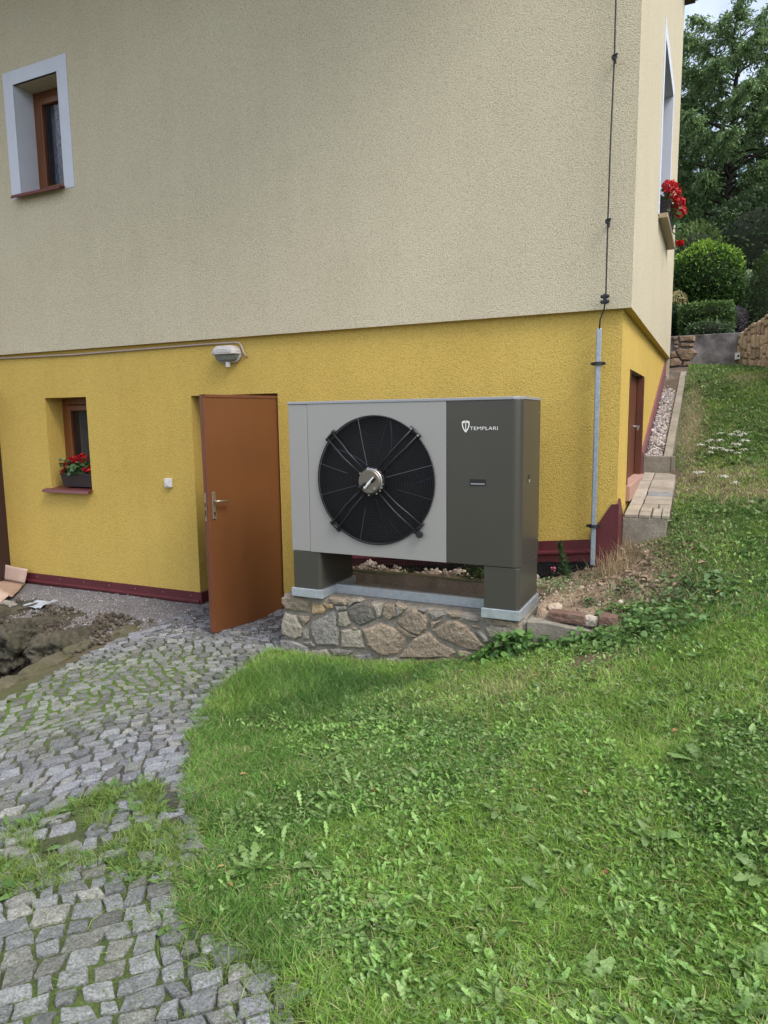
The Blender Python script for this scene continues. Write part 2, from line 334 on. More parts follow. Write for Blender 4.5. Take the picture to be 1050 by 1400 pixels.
def masks(x, y):
    """grit, moss, dry, lawn (0..1) on the ground"""
    onpath = inpoly(x, y, PATH); n1 = fnoise(x, y, 3, 7); dp = polydist(x, y, PATH)
    lawn_side = (x > np.interp(y, [0, .4, 1.1, 1.44, 1.55, 1.62, 1.66, 1.78, 1.98, 2.14, 2.31, 2.54, 2.84, 3.19, 3.55, 3.92, 4.4, 6], [-.6, -.6, -.8, -.93, -1.05, -1.3, -1.62, -1.68, -1.72, -1.87, -2.11, -2.33, -2.55, -2.74, -2.88, -2.94, -3.0, -3.0])-.20*(n1-.45)-.10*(fnoise(x, y, 11, 19)-.45))
    grit = ((y > 4.35+.35*(n1-.5)) & (x < -3.0)) | ((~lawn_side) & (y > 2.2) & (x > -3.9+.6*(n1-.5)))
    grit = grit.astype(float)
    moss = np.exp(-(((x+3.70)/.60)**2+((y-3.25)/.85)**2))*2.0+np.where((y < 2.1) & ~lawn_side, .8*n1, 0)
    moss = np.clip(moss, 0, 1)*(~lawn_side)
    mound = np.exp(-(((x+.62)/.40)**2+((y-5.05)/.62)**2)*1.1)
    dry = np.clip(mound*1.5, 0, 1)
    dry = np.maximum(dry, np.clip(1.15-polydist(x, y, [(-.25,6.9),(.1,6.7),(.5,6.5)], False)/.5, 0, .75)*sstep(.35, .6, n1+.1))
    dry = np.maximum(dry, .75*np.exp(-(((x+.22)/.16)**2+((y-8.4)/1.5)**2)))
    dry = np.maximum(dry, .45*np.exp(-(((x+1.05)/.5)**2+((y-3.7)/.35)**2)))
    dry = np.maximum(dry, .6*np.exp(-(((x-.4)/.35)**2+((y-9.8)/.3)**2)))
    lawn = lawn_side & (y < 11.02) & ~((x < -.60) & (y > 5.38)) & ~((x > -1.1) & (x < -.2) & (y > 4.38) & (y < 4.56)&(x<-.5)) & ~((x < -1.03) & (y > 4.34))
    lawn &= ~((x < -.26) & (y > 5.6) & (y < 7.32)) & ~((x < -.33) & (y > 7.3))
    return grit, moss, dry, lawn, onpath, lawn_side

def axis(lo, hi, step, far0, far1):
    a = np.arange(lo, hi+step/2, step); l = lo-np.geomspace(.3, lo-far0, 16)[::-1]; r = hi+np.geomspace(.3, far1-hi, 18); return np.r_[l, a, r]
gx = axis(-8.4, 3.2, .04, -180, 180); gy = axis(.2, 12.2, .04, -120, 260)
GX, GY = np.meshgrid(gx, gy); GZ = height(GX, GY); GZ = np.where(GY > 60, np.minimum(GZ, 9), GZ)
nx, ny = len(gx), len(gy); idx = np.arange(nx*ny).reshape(ny, nx)
quads = np.stack([idx[:-1, :-1], idx[:-1, 1:], idx[1:, 1:], idx[1:, :-1]], -1).reshape(-1, 4)
gr, mo, dr, la, onp, ls = masks(GX, GY)
n_a = fnoise(GX, GY, 2.5, 1)[..., None]; n_b = fnoise(GX, GY, 14, 4)[..., None]
soil = np.array([.105, .078, .052])*(.6+.8*n_b); col = soil
col = col*(1-gr[..., None])+np.array([.155, .145, .148])*(.7+.6*n_b)*gr[..., None]
col = col*(1-mo[..., None])+np.array([.055, .075, .018])*(.7+.6*n_b)*mo[..., None]
lawn_c = np.array([.045, .062, .020])*(.6+.8*n_a)
col = np.where((la)[..., None], lawn_c*(1-.8*dr[..., None])+np.array([.20, .15, .10])*(.6+.8*n_b)*.8*dr[..., None], col)
bare = np.exp(-(((GX+.56)/.20)**2+((GY-4.02)/.12)**2)); col = col*(1-bare[..., None])+np.array([.13, .085, .055])*bare[..., None]
bankm = ((GX > -3) & (GX < -.6) & (GY > 4.5) & (GY < 5.6))[..., None]
col = np.where(bankm, np.array([.26, .195, .135])*(.5+1.0*n_b), col)
pitm = (inpoly(GX, GY, PIT))[..., None]; col = np.where(pitm, np.array([.060, .042, .028])*(.55+.9*n_b), col)
back = (GY > 11.1)[..., None]; col = np.where(back, np.array([.035, .045, .02])*(.6+.8*n_a), col)
M['ground'] = mat('ground_soil', (1, 1, 1), .95, attr='hue', bump=1, bscale=85, v2=.3, v2scale=120, detail=6, bdist=.012)
ground = np_mesh('ground', np.stack([GX, GY, GZ], -1).reshape(-1, 3), quads, M['ground'], hue=col.reshape(-1, 3), smooth=True)
props(ground, kind='structure')

# ------------------------------------------------------------------ the house
house = thing('house', 'rendered house with cream upper storey over a yellow basement and open brown door', 'house', (-6, 5.4, -1.87))
YL, YU, XL, XU, ZB, ZE = 5.40, 5.35, -.62, -.56, .765, 5.2
def wall_holes(mb, plane, pos, a0, a1, z0, z1, holes, depth, m=0, rm=None):
    """wall sheet at constant y (plane 'y') or x (plane 'x') with openings (a0,a1,z0,z1) and reveals going inward by depth"""
    A = sorted({a0, a1, *[h[0] for h in holes], *[h[1] for h in holes]}); Z = sorted({z0, z1, *[h[2] for h in holes], *[h[3] for h in holes]})
    P = (lambda a, d, z: (a, pos+d, z)) if plane == 'y' else (lambda a, d, z: (pos-d, a, z))
    for i in range(len(A)-1):
        for j in range(len(Z)-1):
            ca, cz = (A[i]+A[i+1])/2, (Z[j]+Z[j+1])/2
            if any(h[0] < ca < h[1] and h[2] < cz < h[3] for h in holes): continue
            mb.add([P(A[i], 0, Z[j]), P(A[i+1], 0, Z[j]), P(A[i+1], 0, Z[j+1]), P(A[i], 0, Z[j+1])], [(0, 1, 2, 3)], m)
    for h in holes:
        b0, b1, c0, c1 = h[:4]; q = rm if rm is not None else m
        for (p, r_) in (((b0, c0), (b0, c1)), ((b0, c1), (b1, c1)), ((b1, c1), (b1, c0)), ((b1, c0), (b0, c0))):
            mb.add([P(p[0], 0, p[1]), P(r_[0], 0, r_[1]), P(r_[0], depth, r_[1]), P(p[0], depth, p[1])], [(0, 1, 2, 3)], q)
DOOR = (-4.63, -3.62, -1.88, .245); LWIN = (-6.68, -6.05, -.73, .272); UWIN = (-6.73, -6.085, 2.385, 3.48)
SDOOR = (6.0, 7.28, -.60, .375); SWIN = (7.48, 8.80, 1.92, 3.50)
lw = MB(); wall_holes(lw, 'y', YL, -14, XL, -2.1, ZB, [DOOR, LWIN], .34)
lw.add([(-14, YU, ZB), (XU, YU, ZB), (XL, YL, ZB), (-14, YL, ZB)], [(0, 1, 2, 3)])
rel(lw.build('lower_wall', [M['yellow']]), house)
lr = MB(); wall_holes(lr, 'x', XL, YL, 10.25, -2.1, ZB, [SDOOR], .26, 0, 1)
lr.add([(XU, YU, ZB), (XU, 10.27, ZB), (XL, 10.25, ZB), (XL, YL, ZB)], [(0, 1, 2, 3)])
rel(lr.build('lower_wall', [M['yellow'], M['shaded_reveal']]), house)
uw = MB(); wall_holes(uw, 'y', YU, -14, XU, ZB, ZE, [UWIN], .34)
rel(uw.build('upper_wall', [M['cream']]), house)
ur = MB(); wall_holes(ur, 'x', XU, YU, 10.27, ZB, ZE, [SWIN], .42, 0, 1)
rel(ur.build('upper_wall', [M['cream'], M['lilac']]), house)
bk = MB(); bk.add([(-14, 10.27, -2.1), (XU, 10.27, -2.1), (XU, 10.27, ZE), (-14, 10.27, ZE)], [(0, 1, 2, 3)])
bk.add([(-14, YL, -2.1), (-14, 10.27, -2.1), (-14, 10.27, ZE), (-14, YL, ZE)], [(0, 1, 2, 3)])
rel(bk.build('rear_wall', M['cream']), house)
inn = MB(); inn.box(-13.9, -1.0, 7.4, 7.5, -1.9, ZB, 0); inn.box(-13.9, -1.0, 5.74, 7.4, -1.92, -1.88, 0); inn.box(-13.9, -1.0, 5.74, 7.4, .6, .7, 0)
inn.box(-5.0, -4.96, 5.8, 7.4, -1.88, .6); inn.box(-7.3, -5.6, 6.6, 6.65, 2, 4.5); rel(inn.build('interior_wall', M['inner']), house)
rf = MB(); rf.box(-14.6, -.44, 3.72, 10.40, ZE, ZE+.05, 1)
rf.add([(-14.7, 3.65, ZE+.05), (-.40, 3.65, ZE+.05), (-.40, 10.45, ZE+.05), (-14.7, 10.45, ZE+.05), (-14.7, 7.6, 8.2), (-.40, 7.6, 8.2)],
       [(0, 1, 5, 4), (2, 3, 4, 5), (1, 2, 5), (3, 0, 4), (0, 3, 2, 1)], 0)
rel(rf.build('roof', [M['roof'], M['soffit']]), house)
gt = MB(); gt.tube([(-14.7, 3.62, ZE+.06), (-.4, 3.62, ZE+.06)], .06, 10); rel(gt.build('gutter', M['dark_brown']), house)

# windows (frame, sash, pane, sill, curtain), surrounds
def window_front(hole, y, label, sill_mat, surround=False):
    x0, x1, z0, z1 = hole; f = MB(); t = .075
    for b in ((x0, x0+t, z0, z1), (x1-t, x1, z0, z1), (x0+t, x1-t, z1-t, z1), (x0+t, x1-t, z0, z0+t)): f.box(b[0], b[1], y, y+.07, b[2], b[3])
    fr = rel(f.build('window', M['window_wood'], bevel=.006), house); fr['label'] = label
    s = MB(); a0, a1, c0, c1 = x0+t+.004, x1-t-.004, z0+t+.004, z1-t-.004; k = .062
    for b in ((a0, a0+k, c0, c1), (a1-k, a1, c0, c1), (a0+k, a1-k, c1-k, c1), (a0+k, a1-k, c0, c0+k)): s.box(b[0], b[1], y-.018, y+.05, b[2], b[3])
    so_ = s.build('sash', M['window_wood'], bevel=.008); so_.parent = fr
    g = MB(); g.box(a0+k, a1-k, y+.014, y+.022, c0+k, c1-k); g_ = g.build('pane', M['glass']); g_.parent = fr
    cu = MB(); n = 40; vs = []
    for i in range(n+1):
        xx = a0+k+(a1-a0-2*k)*i/n; yy = y+.10+.018*math.sin(i*1.7)+.01*math.sin(i*.6)
        vs += [(xx, yy, c0), (xx, yy, c1)]
    cu.add(vs, [(2*i, 2*i+2, 2*i+3, 2*i+1) for i in range(n)]); c_ = cu.build('curtain', M['curtain'] if surround else M['inner']); c_.parent = fr
    sl = MB(); sl.prism([(y, z0+.03), (YL-.06 if not surround else YU-.07, z0-.002), (YL-.075 if not surround else YU-.085, z0-.035), (YL-.06 if not surround else YU-.07, z0-.035), (YL-.06 if not surround else YU-.07, z0-.012), (y, z0+.015)], 'x', x0-.07, x1+.012)
    s_ = sl.build('sill', sill_mat); s_.parent = fr
    for o_ in (so_, g_, c_, s_): o_.matrix_parent_inverse = Matrix.Translation(Vector(house.location)) @ Matrix.Translation(-Vector(house.location))
    return fr
wl = window_front(LWIN, YL+.22, 'small basement window with brown wooden frame', M['sill'])
wu = window_front(UWIN, YU+.23, 'upper window with lilac painted surround', M['sill'], True)
def fix_children(fr):
    for c in fr.children: c.matrix_parent_inverse = Matrix.Identity(4)
# frames are children of house with an inverse, so their children need none
fix_children(wl); fix_children(wu)
su = MB(); x0, x1, z0, z1 = UWIN; p = .006
for b in ((x0-.145, x0, z0-.02, z1+.135), (x1, x1+.14, z0-.02, z1+.135), (x0, x1, z1, z1+.135)): su.box(b[0], b[1], YU-p, YU+.02, b[2], b[3])
# painted reveal lining
su.add([(x0+.002, YU, z0), (x0+.002, YU, z1), (x0+.002, YU+.23, z1), (x0+.002, YU+.23, z0)], [(0, 1, 2, 3)], 0)
su.add([(x1-.002, YU, z0), (x1-.002, YU, z1), (x1-.002, YU+.23, z1), (x1-.002, YU+.23, z0)], [(0, 1, 2, 3)], 0)
o = su.build('surround', M['lilac']); o.parent = wu
# side window on the right wall
y0, y1, z0, z1 = SWIN
f = MB(); t = .07; xf = XU-.33
for b in ((y0, y0+t, z0, z1), (y1-t, y1, z0, z1), (y0+t, y1-t, z1-t, z1), (y0+t, y1-t, z0, z0+t), ((y0+y1)/2-.04, (y0+y1)/2+.04, z0+t, z1-t)): f.box(xf-.07, xf, b[0], b[1], b[2], b[3])
sw = rel(f.build('window', M['window_wood'], bevel=.006), house); sw['label'] = 'tall window in the right-hand wall with lilac reveal'
g = MB(); g.box(xf-.03, xf-.022, y0+t, y1-t, z0+t, z1-t); o = g.build('pane', M['glass']); o.parent = sw
g = MB(); e = .13
for b in ((y0-e, y0, z0-.02, z1+e), (y1, y1+e, z0-.02, z1+e), (y0, y1, z1, z1+e)): g.box(XU-.0, XU+.006, *b)
o = g.build('surround', M['lilac']); o.parent = sw
g = MB(); g.box(XU-.33, XU+.085, y0-.06, y1+.06, z0-.045, z0-.002, 0); o = g.build('sill', M['sill_ochre'], bevel=.004); o.parent = sw
# side door
y0, y1, z0, z1 = SDOOR; g = MB(); g.box(XL-.10, XL-.06, y0+.03, y1-.05, z0+.02, z1-.005)
sdr = rel(g.build('side_door', M['leaf_brown'], bevel=.004), house); sdr['label'] = 'brown side door in the right-hand wall'
g = MB(); g.box(XL-.055, XL+.004, y1-.07, y1+.002, z0, z1-.004); o = g.build('door_jamb', M['leaf_brown']); o.parent = sdr
g = MB(); g.box(XL-.055, XL+.006, y0-.02, y0+.03, z0, z1-.004); o = g.build('door_jamb', M['leaf_brown']); o.parent = sdr
g = MB(); g.tube([(XL-.055, 7.0, -.10), (XL-.01, 7.0, -.10), (XL-.01, 6.9, -.13)], .010, 6); o = g.build('handle', M['bolt']); o.parent = sdr
g = MB(); g.box(XL-.1, XL+.035, y0-.03, y1+.02, z0-.1, z0+.03); o = g.build('sill', M['pink_sill'], bevel=.006); o.parent = sdr

# the basement door, standing open
hx, hy, sx_, sy_ = -3.652, 5.435, -3.835, 4.595
dv = Vector((sx_-hx, sy_-hy, 0)); Wd = dv.length; ang = math.atan2(dv.y, dv.x)
door = thing('door_leaf_pivot', None, None, (hx, hy, -1.82)); door.name = 'door'; door.parent = house
door.matrix_parent_inverse = Matrix.Translation(-Vector(house.location)); door.rotation_euler = (0, 0, ang); door['label'] = 'brown steel door swung open outward'
# local: x along leaf from hinge, y thickness (+y faces camera-right side), z up
g = MB(); g.box(0, Wd, -.021, .021, 0, 2.04); o = g.build('leaf', M['brown_paint'], door, bevel=.003)
g = MB(); lip = .016
for sgn in (1,):
    for b in ((0, Wd, 2.015, 2.04), (Wd-.022, Wd, 0, 2.04), (0, Wd, 0, .012)): g.box(b[0], b[1], .0212, .027, b[2], b[3])
g.build('rim_fold', M['brown_edge'], door, bevel=.002)
g = MB(); g.box(Wd, Wd+.003, -.016, .016, .015, 2.03); g.build('leaf_edge', M['brown_edge'], door)
g = MB(); hx0 = Wd-.065
g.box(hx0-.019, hx0+.019, .0215, .030, .99, 1.225); ho = g.build('handle_plate', M['steel_handle'], door, bevel=.004)
g = MB(); g.tube([(hx0, .03, 1.145), (hx0, .065, 1.145), (hx0-.015, .075, 1.145), (hx0-.125, .072, 1.135)], [.010, .010, .010, .009], 10); o = g.build('lever', M['steel_handle'], smooth=True); o.parent = ho
g = MB(); g.lathe([(.0, .0), (.009, .0), (.009, .006), (0, .006)], (hx0, .030, 1.045), 'y', 14); g.box(hx0-.0035, hx0+.0035, .030, .0365, 1.022, 1.045); o = g.build('keyhole', M['black']); o.parent = ho
g = MB(); g.box(Wd+.0032, Wd+.006, -.011, .011, .98, 1.22, 0); g.box(Wd+.0062, Wd+.008, -.006, .006, 1.10, 1.135, 1); g.box(Wd+.0062, Wd+.008, -.006, .006, 1.02, 1.07, 1); g.build('lock_plate', [M['steel_handle'], M['black']], door)
for zz in (.25, 1.75): g = MB(); g.tube([(-.005, .03, zz), (-.005, .03, zz+.10)], .012, 8); g.build('hinge', M['brown_edge'], door)
g = MB(); x0, x1, z0, z1 = DOOR
g.box(x1-.035, x1-.001, YL+.06, YL+.14, z0, z1-.001); o = rel(g.build('door_jamb', M['brown_edge']), house)
g = MB(); g.box(x0+.001, x0+.035, YL+.20, YL+.28, z0, z1-.001); o = rel(g.build('door_jamb', M['brown_edge']), house)
g = MB(); g.box(x0+.035, x1-.035, YL+.20, YL+.28, z1-.05, z1-.001); o = rel(g.build('door_head', M['brown_edge']), house)
g = MB(); g.box(x0, x1, YL-.0, YL+.34, -1.95, -1.845); rel(g.build('door_step', M['concrete']), house)

# maroon skirting of folded sheet
def skirt(y, pts, parent, sgn=-1):
    g = MB(); vs = []; n = len(pts)
    prof = [(0, 0), (.012, 0), (.012, .45), (.030, .52), (.030, .60), (.012, .68), (.012, 1), (0, 1)]
    for (x, zt, zb) in pts:
        vs += [(x, y+sgn*d, zt+(zb-zt)*t_) for d, t_ in prof]
    m = len(prof); fs = [(i*m+k, i*m+k+1, (i+1)*m+k+1, (i+1)*m+k) for i in range(n-1) for k in range(m-1)]+[tuple(range(m)), tuple((n-1)*m+k for k in range(m-1, -1, -1))]
    g.add(vs, fs); return g
g = skirt(YL, [(-7.7, -1.735, -1.90), (DOOR[0]-.001, -1.725, -1.90)], house)
g.box(DOOR[0], DOOR[0]+.022, YL-.012, YL+.20, -1.90, -1.725); sk = rel(g.build('skirting', M['maroon']), house)
for i in range(8): g = MB(); g.lathe([(0, 0), (.006, 0), (.005, -.004), (0, -.005)], (-7.4+i*.38, YL-.0125, -1.765), 'y', 8); o = g.build('screw', M['bolt']); o.parent = sk
g = skirt(YL, [(-3.45, -1.20, -1.365), (-.80, -.935, -1.105)], house); rel(g.build('skirting', M['maroon']), house)
g = MB(); g.prism([(-.795, -1.35), (-.795, -.885), (-.66, -.66), (XL-.001, -.655), (XL-.001, -1.35)], 'y', YL-.014, YL+.0)
rel(g.build('skirting', M['maroon']), house)
g = MB()  # corner run up to the landing, then the strip above the gravel
g.prism([(YL-.014, -1.3), (YL-.014, -.655), (5.47, -.62), (5.66, -.74), (5.66, -1.3)], 'x', XL, XL+.016)
rel(g.build('skirting', M['maroon']), house); g = MB()
g.prism([(7.27, -.60), (7.27, -.36), (7.36, -.30), (10.25, .72), (10.25, .5), (7.4, -.44)], 'x', XL, XL+.02)
M['pinkmaroon'] = mat('faded_maroon_sheet', (.20, .075, .085), .6, var=.2, vscale=6)
rel(g.build('skirting', M['pinkmaroon']), house)
# black dimpled membrane below the skirting
g = MB(); g.box(-2.9, XL-.005, YL-.008, YL-.001, -1.6, -1.10)
for i in range(0, 100):
    for k in range(14):
        x = -2.88+i*.0228; z = -1.47+k*.0262+.1*(x+1)*.6
        if x > XL-.03: continue
        s_ = .0085; g.add([(x-s_, YL-.008, z-s_), (x+s_, YL-.008, z-s_), (x+s_, YL-.008, z+s_), (x-s_, YL-.008, z+s_), (x-s_*.4, YL-.017, z-s_*.4), (x+s_*.4, YL-.017, z-s_*.4), (x+s_*.4, YL-.017, z+s_*.4), (x-s_*.4, YL-.017, z+s_*.4)],
              [(0, 1, 5, 4), (1, 2, 6, 5), (2, 3, 7, 6), (3, 0, 4, 7), (4, 5, 6, 7)])
rel(g.build('membrane', M['membrane'], kind='stuff'), house)
g = MB(); g.box(-8.1, -7.47, 5.05, YL-.001, -1.95, .40); o = g.build('brown_post', M['dark_brown'], bevel=.01)
props(o, 'dark brown timber post against the left end of the yellow wall', 'post')

# ------------------------------------------------------------------ fittings on the wall
t = thing('wall_lamp', 'oval bulkhead lamp with white hood above the brown door', 'lamp', (-4.14, YL, .615))
def stadium(w_, h_, n=8):
    r = h_/2; pts = []
    for k in range(n+1): a = -math.pi/2+math.pi*k/n; pts.append((w_/2-r+r*math.cos(a), r*math.sin(a)))
    for k in range(n+1): a = math.pi/2+math.pi*k/n; pts.append((-w_/2+r+r*math.cos(a), r*math.sin(a)))
    return pts
def dome(mb, w_, h_, y0, y1, zc=0, keep=None, m=0):
    rings = []; steps = [(1, 0), (1, .45), (.93, .72), (.80, .9), (.55, 1.0)]
    base = stadium(w_, h_)
    if keep == 'top': base = [(x, max(z, -.004)) for x, z in base]
    if keep == 'bottom': base = [(x, min(z, -.006)) for x, z in base]
    vs = []; n = len(base)
    for s_, q in steps: vs += [(x*s_, y0+(y1-y0)*q, zc+z*s_) for x, z in base]
    fs = [(i*n+k, i*n+(k+1) % n, (i+1)*n+(k+1) % n, (i+1)*n+k) for i in range(len(steps)-1) for k in range(n)]+[tuple((len(steps)-1)*n+k for k in range(n))]
    mb.add(vs, fs, m)
g = MB(); g.prism(stadium(.29, .155), 'y', -.035, -.001); g.build('base', M['lamp_white'], t, bevel=.006)
g = MB(); dome(g, .262, .13, -.035, -.085, 0, None, 0); g.build('diffuser', M['lamp_glass'], t, smooth=True)
g = MB(); dome(g, .292, .160, -.030, -.125, 0, 'top', 0)
for k in range(4): g.box(-.10, .10, -.128+.006*k, -.118+.010*k, .012+.014*k, .016+.014*k)
g.build('hood', M['lamp_white'], t, bevel=.003)
g = MB(); g.tube([(.01, -.045, -.07), (.01, -.045, -.115)], .022, 12); g.build('cable_gland', M['white_plastic'], t)
g = MB(); g.tube([(-8, 5.385, .730), (-7.33, 5.385, .731), (-6.17, 5.383, .716), (-5.15, 5.385, .722), (-4.41, 5.384, .726), (-4.06, 5.384, .724), (-4.01, 5.382, .715), (-3.985, 5.38, .69), (-3.965, 5.38, .63), (-3.945, 5.38, .60), (-3.94, 5.405, .585)], .009, 8)
props(g.build('electric_cable', M['cable'], smooth=True), 'thin pinkish cable running under the cream wall edge to the lamp', 'cable')
t = thing('light_switch', 'small white switch box on the yellow wall left of the door', 'switch', (-4.958, YL, -.616))
g = MB(); g.box(-.042, .042, -.035, -.001, -.045, .045); g.build('housing', M['white_plastic'], t, bevel=.006)
g = MB(); g.box(-.022, .022, -.042, -.0355, -.030, .018); g.build('rocker', M['white_plastic'], t, bevel=.003)
# lightning conductor
g = MB(); g.tube([(-.715, 5.27, 5.2), (-.722, 5.30, 2.79), (-.721, 5.30, 2.43), (-.724, 5.30, 2.2), (-.730, 5.303, 1.9), (-.732, 5.30, 1.36), (-.731, 5.30, .85), (-.736, 5.30, .80), (-.742, 5.31, .76), (-.768, 5.315, .69), (-.772, 5.318, .60)], .0055, 8)
lc = thing('lightning_conductor', 'dark lightning conductor wire running down the cream wall near the corner', 'wire', (-.722, 5.3, .6))
rel(g.build('wire', M['iron'], smooth=True), lc)
for z, x in ((2.43, -.721), (1.36, -.732), (3.5, -.72)):
    g = MB(); g.tube([(x, YU, z-.012), (x+.004, 5.30, z)], .007, 8); g.lathe([(0, -.012), (.018, -.012), (.020, 0), (.018, .012), (0, .012)], (x, 5.298, z), 'y', 10)
    g.tube([(x-.006, 5.29, z+.008), (x+.024, 5.285, z+.012)], .007, 6); g.tube([(x+.01, 5.29, z-.005), (x+.012, 5.288, z-.045)], .006, 6); rel(g.build('clamp', M['iron'], bevel=.001), lc)
g = MB(); g.box(-.748, -.724, 5.288, 5.312, .795, .865)
for z in (.810, .848):
    for dx in (-.019, .019): g.lathe([(0, -.016), (.011, -.014), (.014, 0), (.011, .012), (0, .014)], (-.736+dx, 5.295, z), 'y', 10)
rel(g.build('test_joint', M['iron'], bevel=.002), lc)
t = thing('conductor_pipe', 'grey galvanised pipe guarding the conductor at the house corner', 'pipe', (-.775, 5.33, -1.12))
g = MB(); g.tube([(0, 0, 0), (0, 0, 1.75)], .026, 4, caps=True); o = g.build('pipe', M['pipe'], t, bevel=.006)
o.rotation_euler = (0, 0, R_(10))
for z in (.30, 1.50):
    g = MB(); g.lathe([(.029, -.012), (.034, -.012), (.034, .012), (.029, .012)], (0, 0, z), 'z', 18)
    for dx in (-.046, .046): g.box(min(dx, dx*.6), max(dx, dx*.6), -.006, .006, z-.011, z+.011); g.tube([(dx, -.014, z), (dx, .014, z)], .008, 8)
    g.tube([(0, .03, z), (0, .069, z)], .007, 6); g.build('pipe_clip', M['iron'], t)

# ------------------------------------------------------------------ flowers on the sills
def leaf_tris(kind):
    """unit leaf along +x (length 1) lying in xy, folded a little in z"""
    if kind == 'oval': out = [(0, 0), (.25, .22), (.55, .26), (.82, .15), (1, 0), (.82, -.15), (.55, -.26), (.25, -.22)]; c = [(.5, 0)]
    elif kind == 'round': out = [(0, 0), (.05, .35), (.4, .52), (.8, .42), (1, .08), (1, -.08), (.8, -.42), (.4, -.52), (.05, -.35)]; c = [(.45, 0)]
    elif kind == 'heart': out = [(.06, 0), (-.08, .22), (.05, .40), (.35, .40), (.7, .22), (1, 0), (.7, -.22), (.35, -.40), (.05, -.40), (-.08, -.22)]; c = [(.4, 0)]
    elif kind == 'lobed': out = [(0, .012), (.16, .03), (.17, .085), (.28, .04), (.30, .12), (.44, .055), (.47, .15), (.60, .07), (.64, .165), (.78, .10), (.92, .075), (1, 0), (.92, -.075), (.78, -.10), (.64, -.165), (.60, -.07), (.47, -.15), (.44, -.055), (.30, -.12), (.28, -.04), (.17, -.085), (.16, -.03), (0, -.012)]; c = [(.6, 0)]
    else: out = [(0, 0), (.3, .09), (.7, .08), (1, 0), (.7, -.08), (.3, -.09)]; c = [(.5, 0)]
    V = [(x, y, abs(y)*.35-.18*x*x) for x, y in out]; k = len(V); V.append((c[0][0], 0, -.18*c[0][0]**2-.02)); T = [(k, i, (i+1) % k) for i in range(k)]
    if kind == 'lobed': T = [(i, i+1, k-2-i) for i in range(0, k//2)]+[(i+1, k-3-i, k-2-i) for i in range(0, k//2-1)]
    return np.array(V, float), np.array(T)
def scatter_leaves(P, az, el, size, hue, kind, roll=None, wid=1.0):
    """returns V,T,H arrays for leaves at P pointing (az, el)"""
    V, T = leaf_tris(kind); V = V.copy(); V[:, 1] *= wid; n = len(P); roll = np.zeros(n) if roll is None else roll
    ca, sa, ce, se = np.cos(az), np.sin(az), np.cos(el), np.sin(el)
    X = np.stack([ca*ce, sa*ce, se], -1); Y0 = np.stack([-sa, ca, np.zeros(n)], -1); Z0 = np.cross(X, Y0)
    Y = Y0*np.cos(roll)[:, None]+Z0*np.sin(roll)[:, None]; Z = np.cross(X, Y)
    W = P[:, None]+size[:, None, None]*(V[None, :, 0:1]*X[:, None]+V[None, :, 1:2]*Y[:, None]+V[None, :, 2:3]*Z[:, None])
    TT = (T[None]+np.arange(n)[:, None, None]*len(V)).reshape(-1, 3)
    return W.reshape(-1, 3), TT, np.repeat(hue, len(V), 0)
def cat_meshes(L):
    V, T, H, k = [], [], [], 0
    for v, t_, h in L: V.append(v); T.append(t_+k); H.append(h); k += len(v)
    return np.concatenate(V), np.concatenate(T), np.concatenate(H)
def greens(n, c0, c1, j=.25):
    t_ = RNG.random((n, 1)); return (np.array(c0)*(1-t_)+np.array(c1)*t_)*(1+j*(RNG.random((n, 1))-.5)*2)

def geranium(loc, L, ax, label, heads, hang=False):
    """flower box of length L along axis ax ('x' or 'y'), standing at loc (base centre)"""
    t = thing('flower_box', label, 'flower box', loc); a = L/2
    P = (lambda u, v, z: (u, v, z)) if ax == 'x' else (lambda u, v, z: (-v, u, z))
    g = MB(); b0 = [P(-a*.94, -.055, 0), P(a*.94, -.055, 0), P(a*.94, .055, 0), P(-a*.94, .055, 0)]; b1 = [P(-a, -.072, .13), P(a, -.072, .13), P(a, .072, .13), P(-a, .072, .13)]
    b2 = [P(-a-.008, -.08, .13), P(a+.008, -.08, .13), P(a+.008, .08, .13), P(-a-.008, .08, .13)]; b3 = [(x, y, .145) for x, y, z in b2]
    vs = b0+b1+b2+b3; fs = [(3, 2, 1, 0)]+[(r_*4+i, r_*4+(i+1) % 4, (r_+1)*4+(i+1) % 4, (r_+1)*4+i) for r_ in range(3) for i in range(4)]+[(12, 13, 14, 15)]
    g.add(vs, fs); g.build('box', M['planter'], t)
    n = 300; u = RNG.uniform(-a*1.02, a*1.02, n); v = RNG.normal(0, .055, n); z = .13+np.abs(RNG.normal(0, .07, n))
    if hang: z -= RNG.random(n)*.14*(RNG.random(n) < .4); v -= (z < .13)*.06
    Pn = np.array([P(*q) for q in zip(u, v, z)]); V, T, H = scatter_leaves(Pn, RNG.uniform(0, 6.28, n), RNG.uniform(-.6, .9, n), RNG.uniform(.03, .055, n), greens(n, (.045, .10, .035), (.10, .19, .07)), 'round', RNG.uniform(-1, 1, n))
    np_mesh('foliage', V, T, M['leaf'], H, parent=t)['kind'] = 'stuff'
    for (hu, hv, hz, r) in heads:
        n = 120; d = RNG.normal(size=(n, 3)); d /= np.linalg.norm(d, axis=1)[:, None]; Pn = np.array(P(hu, hv, hz))+d*r*RNG.uniform(.55, 1, (n, 1))*np.array([1, 1, .75])
        V, T, H = scatter_leaves(Pn, RNG.uniform(0, 6.28, n), RNG.uniform(-1, 1, n), RNG.uniform(.016, .026, n), np.ones((n, 3))*RNG.uniform(.7, 1.25, (n, 1)), 'round', RNG.uniform(-1.5, 1.5, n))
        ho = np_mesh('blossom', V, T, M['petal_red'], H, parent=t)
        g = MB(); g.tube([P(hu*.8, hv*.5, .12), P(hu, hv, hz)], .003, 5, hue=(.05, .1, .03)); g.build('stalk', M['leaf'], t)
